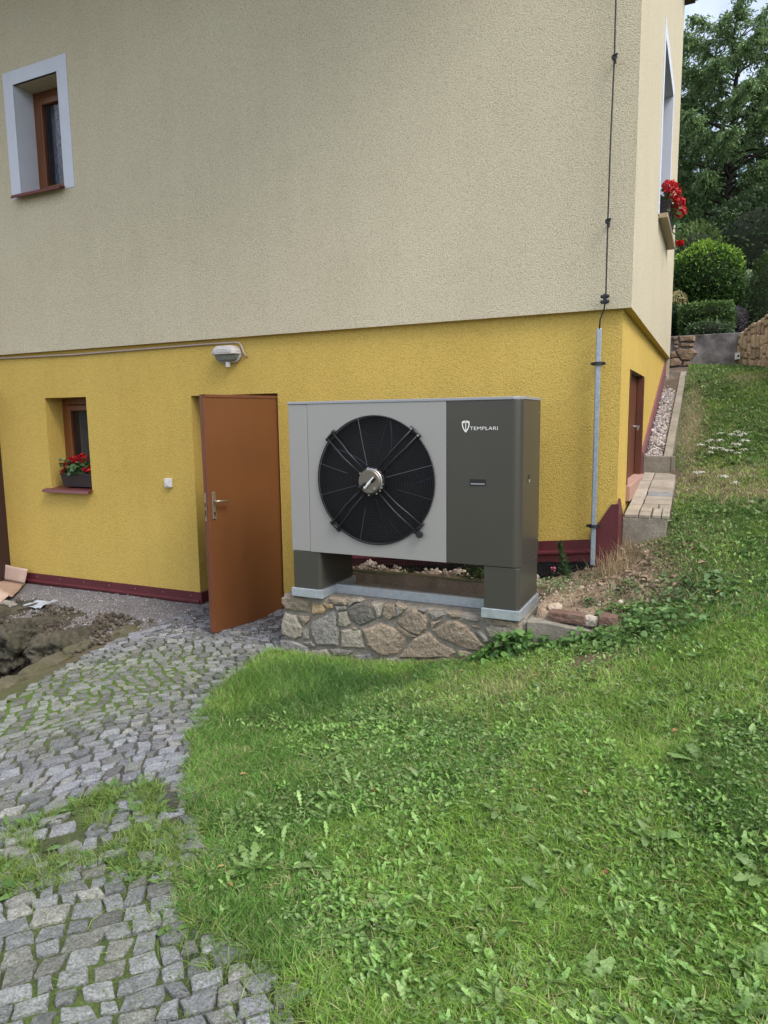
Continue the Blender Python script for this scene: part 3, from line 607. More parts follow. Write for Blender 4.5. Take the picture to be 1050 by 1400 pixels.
geranium((-6.30, YL+.085, -.700), .47, 'x', 'brown flower box of red geraniums on the basement window sill',
         [(-.02, -.02, .30, .050), (-.09, -.03, .29, .036), (.035, 0, .285, .045), (-.165, -.05, .235, .040), (.175, -.07, .20, .042), (-.20, -.06, .16, .025), (.0, .04, .33, .03)])
geranium((XU+.02, 8.0, 1.93), .85, 'y', 'dark flower box with large red geraniums at the window on the right-hand wall',
         [(-.50, -.08, .24, .07), (-.36, -.10, .21, .075), (-.24, -.14, .16, .065), (-.10, -.15, .10, .06), (-.42, -.05, .28, .065), (.0, -.13, .17, .06), (.2, -.1, .16, .06), (.10, -.15, -.16, .03)], True)

# ------------------------------------------------------------------ the heat pump
HP = thing('heat_pump', 'large grey and anthracite outdoor heat pump with one big black fan', 'heat pump', (-1.98, 4.7, -1.34))
YF, YB = 4.40, 4.93
def part(g, name, m, bevel=0, smooth=False, kind=None, parent=HP): return rel(g.build(name, m, None, bevel, smooth, kind), parent) if parent is HP else sub(g.build(name, m, None, bevel, smooth, kind), parent)
def sub(o, p): o.parent = p; return o
# light front with the round opening
FC, FR = (-2.150, -.435), .452
def plate_with_hole(mb, x0, x1, z0, z1, y, c, r, n=64):
    ang = [2*math.pi*k/n for k in range(n)]; rim = [(c[0]+r*math.cos(a), y, c[1]+r*math.sin(a)) for a in ang]; out = []
    for a in ang:
        dx, dz = math.cos(a), math.sin(a); s_ = min(((x1-c[0])/dx if dx > 1e-9 else 1e9), ((x0-c[0])/dx if dx < -1e-9 else 1e9), ((z1-c[1])/dz if dz > 1e-9 else 1e9), ((z0-c[1])/dz if dz < -1e-9 else 1e9))
        out.append((c[0]+dx*s_, y, c[1]+dz*s_))
    mb.add(rim+out, [(k, (k+1) % n, n+(k+1) % n, n+k) for k in range(n)])
    for (cx, cz) in ((x0, z0), (x1, z0), (x1, z1), (x0, z1)):   # corners
        a = math.atan2(cz-c[1], cx-c[0]) % (2*math.pi); k = int(a/(2*math.pi)*n); mb.add([out[k], (cx, y, cz), out[(k+1) % n]], [(0, 1, 2)])
g = MB(); plate_with_hole(g, -2.695, -1.612, -.985, .112, YF, FC, FR)
g.add([(-2.695, YF, -.985), (-2.695, YF, .112), (-2.695, YF+.02, .112), (-2.695, YF+.02, -.985)], [(0, 1, 2, 3)])
g.add([(-1.612, YF, -.985), (-1.612, YF, .112), (-1.612, YF+.02, .112), (-1.612, YF+.02, -.985)], [(0, 1, 2, 3)])
g.add([(-2.695, YF, -.985), (-1.612, YF, -.985), (-1.612, YF+.03, -.985), (-2.695, YF+.03, -.985)], [(0, 1, 2, 3)])
part(g, 'front_panel', M['hp_light'])
n = 64; g = MB(); g.add([(FC[0]+FR*math.cos(2*math.pi*k/n), YF+d, FC[1]+FR*math.sin(2*math.pi*k/n)) for d in (0.001, .12) for k in range(n)], [(k, (k+1) % n, n+(k+1) % n, n+k) for k in range(n)]); part(g, 'inlet_ring', M['cavity'])
g = MB(); g.box(-2.862, -2.699, YF+.001, YB, -.987, .112); part(g, 'side_panel', M['hp_light'], .006)
g = MB(); g.box(-2.699, -1.62, YF+.135, YB, -.985, .112); part(g, 'cabinet_body', M['cavity'])
g = MB()  # dark panel with rounded right-hand corner
def corner_outline(x0, x1, y0, y1, r, n=8): return [(x0, y0), (x1-r, y0)]+[(x1-r+r*math.sin(math.pi/2*k/n), y0+r-r*math.cos(math.pi/2*k/n)) for k in range(1, n)]+[(x1, y0+r), (x1, y1), (x0, y1)]
g.prism(corner_outline(-1.608, -1.10, YF, YB, .055), 'z', -.985, .112); part(g, 'dark_panel', M['hp_dark'], .002)
g = MB(); g.prism([(-2.866, YF-.004), (-1.155, YF-.004), (-1.115, YF+.012), (-1.096, YF+.055), (-1.096, YB+.004), (-2.866, YB+.004)], 'z', .113, .132); part(g, 'top_cap', M['hp_cap'], .003)
for (x0, x1, nm) in ((-2.855, -2.615, 'leg'), (-1.345, -1.102, 'leg')):
    g = MB(); g.prism(corner_outline(x0, x1, YF+.005, YB-.01, .03), 'z', -1.272, -.990); part(g, nm, M['hp_dark'], .004)
for (x0, x1) in ((-2.872, -2.598), (-1.360, -1.092)):
    g = MB(); g.box(x0, x1, YF-.008, YB+.01, -1.342, -1.276); part(g, 'foot_rail', M['galv'], .003)
g = MB(); g.box(-2.597, -1.361, 4.60, 4.605, -1.342, -1.272); g.box(-2.597, -1.361, 4.605, 4.64, -1.277, -1.272); part(g, 'cross_rail', M['galv'], .001)
# handle recesses
g = MB(); g.box(-1.445, -1.335, YF-.001, YF+.001, -.447, -.405, 0); hr = part(g, 'handle_recess', M['black'])
g = MB(); g.box(-1.437, -1.343, YF-.006, YF-.001, -.440, -.432); sub(g.build('lip', M['hp_cap']), hr)
g = MB(); g.box(-1.101, -1.099, 4.585, 4.635, -.44, -.385); hr2 = part(g, 'handle_recess', M['black'])
g = MB(); g.box(-1.099, -1.095, 4.60, 4.628, -.437, -.415); sub(g.build('lip', M['hp_light']), hr2)
for z in (-.86, .03): g = MB(); g.lathe([(0, 0), (.006, 0), (.006, .003), (0, .004)], (-1.10, 4.88, z), 'x', 8); part(g, 'screw', M['bolt'])
# fan: dark cavity ring, blades, hub, guard
fan = rel(thing('fan', None, None, (FC[0], YF+.07, FC[1])), HP); 
for k in list(fan.keys()): del fan[k]
g = MB(); g.lathe([(.45, .0), (.452, .05), (.0, .05)], (0, .0, 0), 'y', 48); sub(g.build('backing', M['cavity']), fan)
for k in range(5):
    a0 = 2*math.pi*k/5; g = MB(); vs = []; nr, na = 6, 8
    for i in range(nr+1):
        r = .09+(.435-.09)*i/nr
        for j in range(na+1):
            a = a0+(j/na)*1.02+.35*(r-.09)/.35; vs.append((r*math.cos(a), .035-.075*(j/na-.5)+.01*math.sin(j/na*3.14), r*math.sin(a)))
    g.add(vs, [(i*(na+1)+j, i*(na+1)+j+1, (i+1)*(na+1)+j+1, (i+1)*(na+1)+j) for i in range(nr) for j in range(na)]); sub(g.build('blade', M['blade'], smooth=True), fan)
guard = rel(thing('fan_guard', None, None, (FC[0], YF, FC[1])), HP)
for k in list(guard.keys()): del guard[k]
def bulge(r): return -.012-.045*math.cos(min(r/.46, 1)*math.pi/2)
g = MB()
for i in range(33):
    r = .105+i*(.455-.105)/32; y = bulge(r); g.tube([(r*math.cos(2*math.pi*k/56), y, r*math.sin(2*math.pi*k/56)) for k in range(56)], .0017, 4, close=True)
sub(g.build('rings', M['wire'], kind='stuff'), guard)
for k in range(8):
    a = R_([75, 105, 165, 195, 255, 285, 345, 15][k]); g = MB(); g.tube([(r*math.cos(a), bulge(r)-.004, r*math.sin(a)) for r in np.linspace(.12 if k % 2 else .2, .458, 8)], .0020, 5); sub(g.build('spoke', M['spoke'] if k in (1, 2, 3, 4, 7) else M['wire']), guard)
g = MB(); g.tube([(.457*math.cos(2*math.pi*k/64), -.010, .457*math.sin(2*math.pi*k/64)) for k in range(64)], .005, 6, close=True); sub(g.build('rim', M['black'], smooth=True), guard)
for k in range(4):
    a = R_([47, 137, 227, 317][k]); g = MB(); d = Vector((math.cos(a), 0, math.sin(a))); s_ = Vector((-math.sin(a), 0, math.cos(a)))
    for q in (-1, 1):
        pts = [d*.10+s_*.020*q+Vector((0, -.055, 0)), d*.26+s_*.026*q+Vector((0, -.066, 0)), d*.34+s_*.030*q+Vector((0, -.048, 0)), d*.475+s_*.030*q+Vector((0, -.022, 0))]; g.tube(pts, .0065, 6)
    g.tube([d*.47+s_*.05+Vector((0, -.016, 0)), d*.47-s_*.05+Vector((0, -.016, 0))], .011, 6)
    sub(g.build('bracket_arm', M['black'], smooth=True), guard)
    g = MB()
    for q in (-.035, .035): g = MB(); c = d*.47+s_*q; g.lathe([(0, -.034), (.008, -.034), (.008, -.024), (0, -.024)], (c.x, 0, c.z), 'y', 8); sub(g.build('bolt', M['bolt'] if k == 0 else M['black']), guard)
g = MB(); g.lathe([(0, -.030), (.024, -.030), (.026, -.018), (.022, -.004), (0, -.004)], (.352, -.01, -.362), 'y', 16); sub(g.build('cable_grommet', M['black'], bevel=.002), guard)
motor = rel(thing('fan_motor', None, None, (FC[0], YF-.05, FC[1])), HP)
for k in list(motor.keys()): del motor[k]
g = MB(); g.lathe([(.0, -.012), (.098, -.012), (.104, 0), (.104, .05), (.0, .05)], (0, 0, 0), 'y', 40); sub(g.build('flange', M['black'], bevel=.002), motor)
g = MB(); g.lathe([(.0, -.046), (.078, -.046), (.085, -.038), (.088, -.012), (0, -.012)], (0, 0, 0), 'y', 40); sub(g.build('housing', M['hub'], bevel=.001), motor)
g = MB(); g.tube([(.087*math.cos(R_(a)), -.022, .087*math.sin(R_(a))) for a in range(-35, 112, 6)], .008, 6); sub(g.build('bright_ring', M['hub_ring'], smooth=True), motor)
g = MB(); p0, p1 = Vector((-.035, -.05, -.045)), Vector((.040, -.05, .030)); g.tube([p0, p1], .009, 6); sub(g.build('label_bar', M['white_print']), motor)
g = MB(); g.tube([(-.075, -.056, -.045), (-.02, -.052, -.01)], .013, 6); g.tube([(.05, -.05, .03), (.02, -.05, .0)], .011, 6); sub(g.build('cable_clamp', M['black'], bevel=.003), motor)
for a in (100, 62, 350, 335, 320, 300, 262, 145): g = MB(); g.lathe([(0, -.024), (.0065, -.024), (.0065, -.012), (0, -.012)], (.097*math.cos(R_(a)), 0, .097*math.sin(R_(a))), 'y', 8); sub(g.build('bolt', M['bolt']), motor)
g = MB(); g.lathe([(0, -.052), (.009, -.052), (.009, -.046), (0, -.046)], (.045, 0, -.045), 'y', 10); sub(g.build('bolt', M['bolt']), motor)
# maker's mark: shield and word
logo = rel(thing('brand_mark', None, None, (-1.475, YF-.001, -.055)), HP)
for k in list(logo.keys()): del logo[k]
out = [(-.026, .030), (-.012, .036), (.012, .036), (.026, .030), (.027, .010), (.020, -.015), (.008, -.034), (0, -.042), (-.008, -.034), (-.020, -.015), (-.027, .010)]
g = MB(); inn_ = [(x*.72, z*.74+.001) for x, z in out]; nn = len(out)
g.add([(x, 0, z) for x, z in out]+[(x, 0, z) for x, z in inn_], [(k, (k+1) % nn, nn+(k+1) % nn, nn+k) for k in range(nn) if k != 7 or True])
g.add([(-.0028, 0, .033), (.0028, 0, .033), (.0028, 0, -.030), (-.0028, 0, -.030)], [(0, 1, 2, 3)])
g.add([(-.018, 0, .027), (-.0, 0, .027), (-.0, 0, .022), (-.019, 0, .020)], [(0, 1, 2, 3)]); g.add([(.018, 0, .027), (0, 0, .027), (0, 0, .022), (.019, 0, .020)], [(0, 1, 2, 3)])
sub(g.build('shield', M['white_print']), logo)
tx = bpy.data.curves.new('lettering', 'FONT'); tx.body = 'TEMPLARI'; tx.size = .040; tx.space_character = 1.02; tx.extrude = .0004; tx.offset = -.0002; tx.materials.append(M['white_print'])
_t = bpy.data.objects.new('lettering_curve', tx); C.objects.link(_t); bpy.context.view_layer.update(); _me = bpy.data.meshes.new_from_object(_t.evaluated_get(bpy.context.evaluated_depsgraph_get())); bpy.data.objects.remove(_t)
to = bpy.data.objects.new('lettering', _me); C.objects.link(to); to.parent = logo; to.location = (.028, -.0006, -.026); to.rotation_euler = (R_(90), 0, 0); to.scale = (1.08, .82, 1)

# ------------------------------------------------------------------ stone plinth under it
PL = thing('stone_plinth', 'low mortared field-stone plinth carrying the heat pump', 'plinth', (-2.03, 4.7, -1.8))
g = MB(); g.box(-2.99, -1.055, 4.444, 4.99, -1.98, -1.352); rel(g.build('core', M['mortar'], bevel=.02), PL)
g = MB(); vs = []; n = 60
for i in range(n+1):
    x = -2.97+1.9*i/n; yy = 4.475+.018*math.sin(i*1.3)+.012*math.sin(i*3.1); vs += [(x, yy, -1.352), (x, yy+.01, -1.345+.003*math.sin(i*2.2)), (x, 4.985, -1.344)]
g.add(vs, [(3*i+k, 3*i+3+k, 3*i+4+k, 3*i+1+k) for i in range(n) for k in range(2)]); rel(g.build('cap', M['concrete']), PL)
STONES = [([(-3.002, -1.381), (-2.89, -1.338), (-2.801, -1.361), (-2.718, -1.384), (-2.727, -1.484), (-2.853, -1.482), (-2.962, -1.473), (-3.004, -1.424)], (0.213, 0.16, 0.111)),
 ([(-2.719, -1.394), (-2.614, -1.399), (-2.586, -1.437), (-2.616, -1.471), (-2.722, -1.488)], (0.367, 0.237, 0.108)),
 ([(-2.625, -1.384), (-2.532, -1.38), (-2.527, -1.415), (-2.58, -1.429), (-2.608, -1.398)], (0.359, 0.232, 0.106)),
 ([(-2.975, -1.49), (-2.866, -1.505), (-2.803, -1.603), (-2.817, -1.68), (-2.873, -1.714), (-3.014, -1.683), (-3.017, -1.597)], (0.276, 0.253, 0.207)),
 ([(-2.854, -1.509), (-2.734, -1.5), (-2.747, -1.544), (-2.796, -1.587)], (0.256, 0.202, 0.143)),
 ([(-2.809, -1.62), (-2.755, -1.598), (-2.752, -1.687), (-2.814, -1.699)], (0.194, 0.194, 0.194)),
 ([(-2.735, -1.548), (-2.534, -1.431), (-2.499, -1.433), (-2.505, -1.557), (-2.483, -1.585), (-2.489, -1.711), (-2.682, -1.737), (-2.739, -1.659), (-2.751, -1.587)], (0.205, 0.205, 0.205)),
 ([(-2.494, -1.44), (-2.414, -1.423), (-2.377, -1.521), (-2.423, -1.558), (-2.497, -1.551)], (0.319, 0.292, 0.239)),
 ([(-2.521, -1.396), (-2.419, -1.381), (-2.414, -1.413), (-2.499, -1.431)], (0.175, 0.175, 0.175)),
 ([(-2.577, -1.338), (-2.429, -1.333), (-2.408, -1.377), (-2.521, -1.389)], (0.223, 0.176, 0.124)),
 ([(-2.414, -1.403), (-2.34, -1.349), (-2.224, -1.332), (-2.167, -1.456), (-2.31, -1.539), (-2.388, -1.492)], (0.081, 0.084, 0.086)),
 ([(-2.401, -1.335), (-2.317, -1.317), (-2.285, -1.337), (-2.34, -1.346), (-2.408, -1.392)], (0.29, 0.266, 0.218)),
 ([(-2.197, -1.35), (-2.111, -1.331), (-2.134, -1.443), (-2.163, -1.454)], (0.317, 0.29, 0.238)),
 ([(-2.101, -1.339), (-2.026, -1.332), (-1.985, -1.416), (-2.07, -1.465), (-2.129, -1.422)], (0.221, 0.174, 0.123)),
 ([(-2.016, -1.321), (-1.922, -1.35), (-1.975, -1.405)], (0.252, 0.199, 0.141)),
 ([(-2.474, -1.574), (-2.389, -1.559), (-2.3, -1.558), (-2.253, -1.705), (-2.478, -1.72)], (0.313, 0.287, 0.235)),
 ([(-2.375, -1.542), (-2.316, -1.545), (-2.333, -1.562), (-2.383, -1.558)], (0.237, 0.187, 0.132)),
 ([(-2.294, -1.547), (-2.145, -1.474), (-1.955, -1.521), (-1.909, -1.569), (-1.999, -1.716), (-2.139, -1.745), (-2.258, -1.67)], (0.265, 0.199, 0.138)),
 ([(-3.034, -1.734), (-2.922, -1.709), (-2.753, -1.746), (-2.744, -1.83), (-3.04, -1.872)], (0.191, 0.202, 0.224)),
 ([(-2.807, -1.716), (-2.728, -1.698), (-2.688, -1.737), (-2.754, -1.757)], (0.172, 0.172, 0.172)),
 ([(-2.736, -1.774), (-2.6, -1.739), (-2.549, -1.792), (-2.579, -1.849), (-2.739, -1.872)], (0.257, 0.236, 0.193)),
 ([(-2.576, -1.743), (-2.507, -1.726), (-2.359, -1.735), (-2.405, -1.77), (-2.531, -1.779)], (0.199, 0.199, 0.199)),
 ([(-2.537, -1.793), (-2.382, -1.779), (-2.395, -1.844), (-2.545, -1.865)], (0.221, 0.221, 0.221)),
 ([(-2.359, -1.758), (-2.214, -1.722), (-2.204, -1.765), (-2.283, -1.827), (-2.378, -1.831)], (0.167, 0.176, 0.195)),
 ([(-2.106, -1.753), (-1.915, -1.721), (-1.905, -1.782), (-2.107, -1.812)], (0.273, 0.25, 0.204)),
 ([(-2.199, -1.774), (-2.117, -1.752), (-2.118, -1.813), (-2.266, -1.835)], (0.251, 0.198, 0.14)),
 ([(-2.018, -1.459), (-1.882, -1.346), (-1.81, -1.357), (-1.755, -1.419), (-1.77, -1.488), (-1.822, -1.548), (-1.893, -1.538), (-2.018, -1.474)], (0.206, 0.154, 0.107)),
 ([(-2.019, -1.514), (-2.018, -1.479), (-1.893, -1.541), (-1.827, -1.554), (-1.888, -1.567)], (0.237, 0.187, 0.132)),
 ([(-1.74, -1.49), (-1.63, -1.406), (-1.562, -1.387), (-1.475, -1.415), (-1.398, -1.49), (-1.332, -1.557), (-1.379, -1.606), (-1.455, -1.607), (-1.611, -1.565), (-1.7, -1.538)], (0.232, 0.174, 0.121)),
 ([(-2.0, -1.726), (-1.883, -1.563), (-1.76, -1.499), (-1.67, -1.573), (-1.562, -1.607), (-1.542, -1.638), (-1.591, -1.683), (-1.751, -1.703)], (0.236, 0.177, 0.123)),
 ([(-1.532, -1.608), (-1.426, -1.617), (-1.455, -1.65), (-1.562, -1.674), (-1.537, -1.642)], (0.237, 0.187, 0.132)),
 ([(-1.76, -1.363), (-1.64, -1.367), (-1.68, -1.4), (-1.73, -1.411)], (0.182, 0.182, 0.182)),
 ([(-1.841, -1.346), (-1.77, -1.343), (-1.77, -1.362), (-1.815, -1.366)], (0.182, 0.182, 0.182)),
 ([(-1.748, -1.428), (-1.66, -1.41), (-1.735, -1.479)], (0.253, 0.2, 0.141)),
 ([(-1.504, -1.371), (-1.38, -1.368), (-1.38, -1.383), (-1.475, -1.388)], (0.186, 0.186, 0.186)),
 ([(-1.446, -1.419), (-1.38, -1.405), (-1.37, -1.43), (-1.437, -1.44)], (0.205, 0.154, 0.107)),
 ([(-1.408, -1.454), (-1.37, -1.449), (-1.309, -1.516), (-1.332, -1.533)], (0.215, 0.215, 0.215)),
 ([(-1.356, -1.427), (-1.305, -1.404), (-1.14, -1.392), (-1.099, -1.443), (-1.112, -1.482), (-1.267, -1.502), (-1.323, -1.49)], (0.3, 0.275, 0.225)),
 ([(-1.324, -1.35), (-1.087, -1.364), (-1.064, -1.43), (-1.095, -1.425), (-1.141, -1.386), (-1.305, -1.395)], (0.246, 0.184, 0.128)),
 ([(-1.304, -1.516), (-1.112, -1.486), (-1.102, -1.563), (-1.332, -1.604), (-1.323, -1.56)], (0.216, 0.162, 0.113)),
 ([(-2.021, -1.734), (-1.905, -1.725), (-1.895, -1.761), (-2.022, -1.779)], (0.335, 0.307, 0.252)),
 ([(-1.89, -1.74), (-1.731, -1.713), (-1.711, -1.744), (-1.895, -1.771)], (0.325, 0.298, 0.243)),
 ([(-2.017, -1.345), (-1.933, -1.346), (-1.997, -1.427), (-2.018, -1.439)], (0.177, 0.177, 0.177)),
 ([(-1.625, -1.348), (-1.514, -1.353), (-1.514, -1.37), (-1.606, -1.381)], (0.244, 0.193, 0.136)),
 ([(-1.436, -1.618), (-1.341, -1.61), (-1.331, -1.67), (-1.474, -1.691), (-1.445, -1.653)], (0.272, 0.214, 0.151))]
def stone_piece(poly, y, depth, hue, parent, rng, name='stone', m='stone', push=.018, inset=.82):
    """irregular stone with a chamfered proud face; poly in (x,z)"""
    P = [Vector((a, b)) for a, b in poly]; c = sum(P, Vector((0, 0)))/len(P); pts = []
    for i, p_ in enumerate(P):
        q = P[(i+1) % len(P)]; pts.append(p_)
        if (q-p_).length > .09: mid = (p_+q)/2; nrm = Vector((q.y-p_.y, p_.x-q.x)).normalized(); pts.append(mid+nrm*rng.uniform(-.008, .008))
    P = [c+(p_-c)*(1-.0035/max((p_-c).length, .02)) for p_ in pts]; n = len(P); tx_, tz_ = rng.uniform(-.06, .06), rng.uniform(-.05, .05); vs = []
    for (s_, yy) in ((1.0, depth), (1.0, push*.15), (.945, -push*.55), (inset, -push)):
        for p_ in P:
            d = p_-c; jit = rng.uniform(-.003, .003) if s_ < 1 else 0
            vs.append((c.x+d.x*s_, y+yy+(d.x*tx_+d.y*tz_)*(s_ < 1)+jit, c.y+d.y*s_))
    vs.append((c.x+rng.uniform(-.02, .02), y-push-.004, c.y)); fs = [(r_*n+k, r_*n+(k+1) % n, (r_+1)*n+(k+1) % n, (r_+1)*n+k) for r_ in range(3) for k in range(n)]+[(3*n+k, 3*n+(k+1) % n, 4*n) for k in range(n)]
    g = MB(); g.add(vs, fs, 0, hue); return rel(g.build(name, M[m]), parent)
rr = random.Random(5)
for poly, hue in STONES: hue = tuple(.55*h_+.45*q_*(.85 if sum(hue) < .3 else 1) for h_, q_ in zip(hue, (.225, .195, .150))); stone_piece(poly, 4.447, .05, hue, PL, rr, push=.024)
# concrete footing with loose bricks on it, right of the plinth
g = MB(); top = [(-1.05, -1.340), (-.92, -1.332), (-.80, -1.345), (-.70, -1.352), (-.62, -1.37), (-.50, -1.36)]
vs = []
for x, z in top: j = fbm((x*7, 1, 2)); vs += [(x, 4.425+.006*j, -1.75), (x, 4.42+.008*j, z-.01), (x, 4.435, z), (x, 4.56, z+.004)]
g.add(vs, [(4*i+k, 4*i+4+k, 4*i+5+k, 4*i+1+k) for i in range(len(top)-1) for k in range(3)]+[(0, 1, 2, 3)]); o = g.build('concrete_footing', M['concrete'])
props(o, 'rough concrete footing continuing the stone plinth to the right', 'footing')
def lump(name, c, size, m, seed, sub_=2, amp=.25, label=None, cat=None, hue=(1, 1, 1), rz=0, group=None, boxy=0.0, freq=1.6, kind=None, parent=None):
    bm_v, bm_f = ico(sub_); vs = []; cz, sz = math.cos(rz), math.sin(rz)
    for v in bm_v:
        v = Vector(v); b = max(abs(v.x), abs(v.y), abs(v.z)); q = v*((1-boxy)+boxy*(1/b)*.78); k = 1+amp*fbm(v*freq+Vector((seed*3.7, seed, 0)), 1, 3)
        if m == 'rock': k += .16*(.5-2*abs(mnoise.cell_vector(v*2.3+Vector((seed, 0, 0))).x-.5)*.5)+.10*(1-2*abs(fbm(v*4.5+Vector((0, seed*2.1, 0)), 1, 4)))
        q = q*k
        x, y, z = q.x*size[0], q.y*size[1], q.z*size[2]; vs.append((x*cz-y*sz, x*sz+y*cz, z))
    g = MB(); g.add(vs, bm_f, 0, hue); o = g.build(name, M[m], smooth=sub_ > 2); o.location = c
    if label: props(o, label, cat, group)
    if parent: rel(o, parent)
    return o
def block(name, c, size, m, seed, _s, amp, label, cat, boxy=0, rz=0):
    rb = random.Random(seed); N = 5; vs = []; fs = []; key = {}
    def vid(p):
        k = tuple(round(v, 4) for v in p)
        if k not in key:
            q = Vector(p); r_ = max(0, sum(abs(v) > .99 for v in p)-1)*.05; q *= 1-r_; q += q.normalized()*rb.uniform(-.06, .03)
            x, y, z = q.x*size[0], q.y*size[1], q.z*size[2]; key[k] = len(vs); vs.append((x*math.cos(rz)-y*math.sin(rz), x*math.sin(rz)+y*math.cos(rz), z))
        return key[k]
    t_ = [-1+2*i/N for i in range(N+1)]
    for ax in range(3):
        for sg in (-1, 1):
            for i in range(N):
                for j in range(N):
                    f = [vid(tuple(sg if a == ax else (u_ if a == (ax+1) % 3 else v_) for a in range(3))) for u_, v_ in ((t_[i], t_[j]), (t_[i+1], t_[j]), (t_[i+1], t_[j+1]), (t_[i], t_[j+1]))]
                    fs.append(f if sg > 0 else f[::-1])
    g = MB(); g.add(vs, fs); o = g.build(name, M[m]); o.location = c; props(o, label, cat); return o
_ico = {}
def ico(s):
    if s not in _ico:
        import bmesh
        b = bmesh.new(); bmesh.ops.create_icosphere(b, subdivisions=s, radius=1); b.verts.index_update()
        _ico[s] = ([tuple(v.co) for v in b.verts], [tuple(v.index for v in f.verts) for f in b.faces]); b.free()
    return _ico[s]
block('brick', (-.80, 4.50, -1.305), (.122, .055, .034), 'brick', 3, 3, .07, 'long reddish brick lying on the concrete footing', 'brick', boxy=.97, rz=-.06)
block('brick', (-.545, 4.50, -1.305), (.055, .055, .042), 'brick', 9, 3, .10, 'short broken brick end standing right of the grey stone', 'brick', boxy=.95)
lump('stone', (-.655, 4.49, -1.315), (.065, .05, .042), 'stone', 5, 2, .3, 'grey angular stone wedged between two bricks on the footing', 'stone', hue=(.34, .30, .25), boxy=.4)
lump('stone', (-.72, 4.47, -1.365), (.030, .03, .028), 'stone', 15, 2, .3, 'small pale chip of stone below the bricks', 'stone', hue=(.32, .30, .26))
lump('stone', (-.905, 4.62, -1.285), (.055, .075, .030), 'stone', 21, 2, .3, 'pale flat stone lying behind the long brick', 'stone', hue=(.46, .37, .28), boxy=.3)
lump('stone', (-.80, 5.02, -1.245), (.038, .035, .030), 'stone', 25, 2, .2, 'round pale stone beside the low green plant', 'stone', hue=(.48, .40, .31))
lump('stone', (-.50, 4.75, -1.24), (.022, .02, .02), 'stone', 26, 2, .2, 'tiny pale pebble on the dry soil bank', 'stone', hue=(.48, .42, .33))
# plank edging and rubble behind the heat pump
g = MB(); g.box(-2.95, -1.05, 5.00, 5.045, -1.37, -1.245); props(g.build('edging_plank', M['moss_concrete'], bevel=.005), 'long mossy plank edging the rubble bed behind the heat pump', 'plank')
def pebbles(name, n, xr, yr, zf, sr, cols, label=None, parent=None, seed=1, flat=.7, sub_=1):
    rg = np.random.default_rng(seed); V0, F0 = ico(sub_); V0 = np.array(V0); F0 = np.array(F0)
    X = rg.uniform(*xr, n); Y = rg.uniform(*yr, n); S = rg.uniform(*sr, n)*(1+.6*rg.random(n)**3); Z = zf(X, Y)+S*rg.uniform(.1, .7, n)
    Vs = []; 
    for i in range(n):
        a = rg.normal(size=(3, 3)); q, _ = np.linalg.qr(a); v = (V0*(1+rg.uniform(-.28, .28, (len(V0), 1))))*np.array([1, rg.uniform(.6, 1), rg.uniform(.45, flat)]); Vs.append((v@q.T)*S[i]+np.array([X[i], Y[i], Z[i]]))
    V = np.concatenate(Vs); T = (F0[None]+np.arange(n)[:, None, None]*len(V0)).reshape(-1, 3)
    ci = rg.integers(0, len(cols), n); H = np.repeat(np.array(cols)[ci]*rg.uniform(.6, 1.35, (n, 1)), len(V0), 0)
    o = np_mesh(name, V, T, M['gravel'], H, parent=None); o['kind'] = 'stuff'
    if label: o['label'] = label
    return o
pebbles('rubble', 900, (-2.9, -1.15), (5.06, 5.36), lambda x, y: -1.315+.03*np.sin(x*9)+.02*np.sin(x*23), (.010, .032), [(.40, .33, .27), (.30, .24, .19), (.46, .40, .34)], 'pale rubble and stones filling the bed behind the heat pump', seed=4)
pebbles('loose_stones', 520, (-1.04, -.30), (4.55, 5.6), lambda x, y: height(x, y), (.004, .015), [(.30, .25, .19), (.22, .17, .12), (.36, .31, .25), (.16, .12, .09)], 'small stones scattered on the dry bank', seed=6)

# ------------------------------------------------------------------ side landing, kerb, gravel strip
LD = thing('side_landing', 'narrow concrete landing topped with cream pavers beside the side door', 'landing', (-.44, 6.4, -.95))
def lz(y): return -.76+.13*(y-5.64)
g = MB(); g.prism([(5.64, -1.25), (5.64, lz(5.64)-.028), (7.26, lz(7.26)-.028), (7.26, -1.25)], 'x', XL+.018, -.285); rel(g.build('block', M['concrete'], bevel=.006), LD)
rr = random.Random(9); yy = 5.635
rows_o = [5.635, 5.75, 5.87, 5.99, 6.12, 6.27, 6.42, 6.58, 6.90, 7.24]; rows_i = [5.635, 5.86, 6.22, 6.56, 6.88, 7.24]
def paver(x0, x1, y0, y1, hue):
    if x1 == -.262: x1 -= .022*(y0-5.6)
    g = MB(); gx_ = .004; dz = rr.uniform(-.003, .003); jx = rr.uniform(-.004, .004)
    vs = [(x, y, lz(y)+dzz) for dzz in (-.028, dz) for (x, y) in ((x0+gx_+jx, y0+gx_), (x1-gx_+jx, y0+gx_), (x1-gx_+jx, y1-gx_), (x0+gx_+jx, y1-gx_))]
    g.add(vs, [(3, 2, 1, 0), (4, 5, 6, 7), (0, 1, 5, 4), (1, 2, 6, 5), (2, 3, 7, 6), (3, 0, 4, 7)], 0, hue); rel(g.build('paver', M['tile'], bevel=.005), LD)
for i in range(len(rows_i)-1): v = rr.uniform(.85, 1.1); paver(XL+.03, -.487, rows_i[i], rows_i[i+1], (v, v, v))
for i in range(len(rows_o)-1):
    y0, y1 = rows_o[i], rows_o[i+1]; cuts = [-.485, -.395, -.325, -.262] if i < 2 else ([-.485, -.36, -.262] if i == 2 else [-.485, -.262]); v = rr.uniform(.85, 1.12)
    hue = (.62, .72, .92) if i == 5 else (v, v, v)
    for a, b in zip(cuts[:-1], cuts[1:]): paver(a, b, y0, y1, hue)
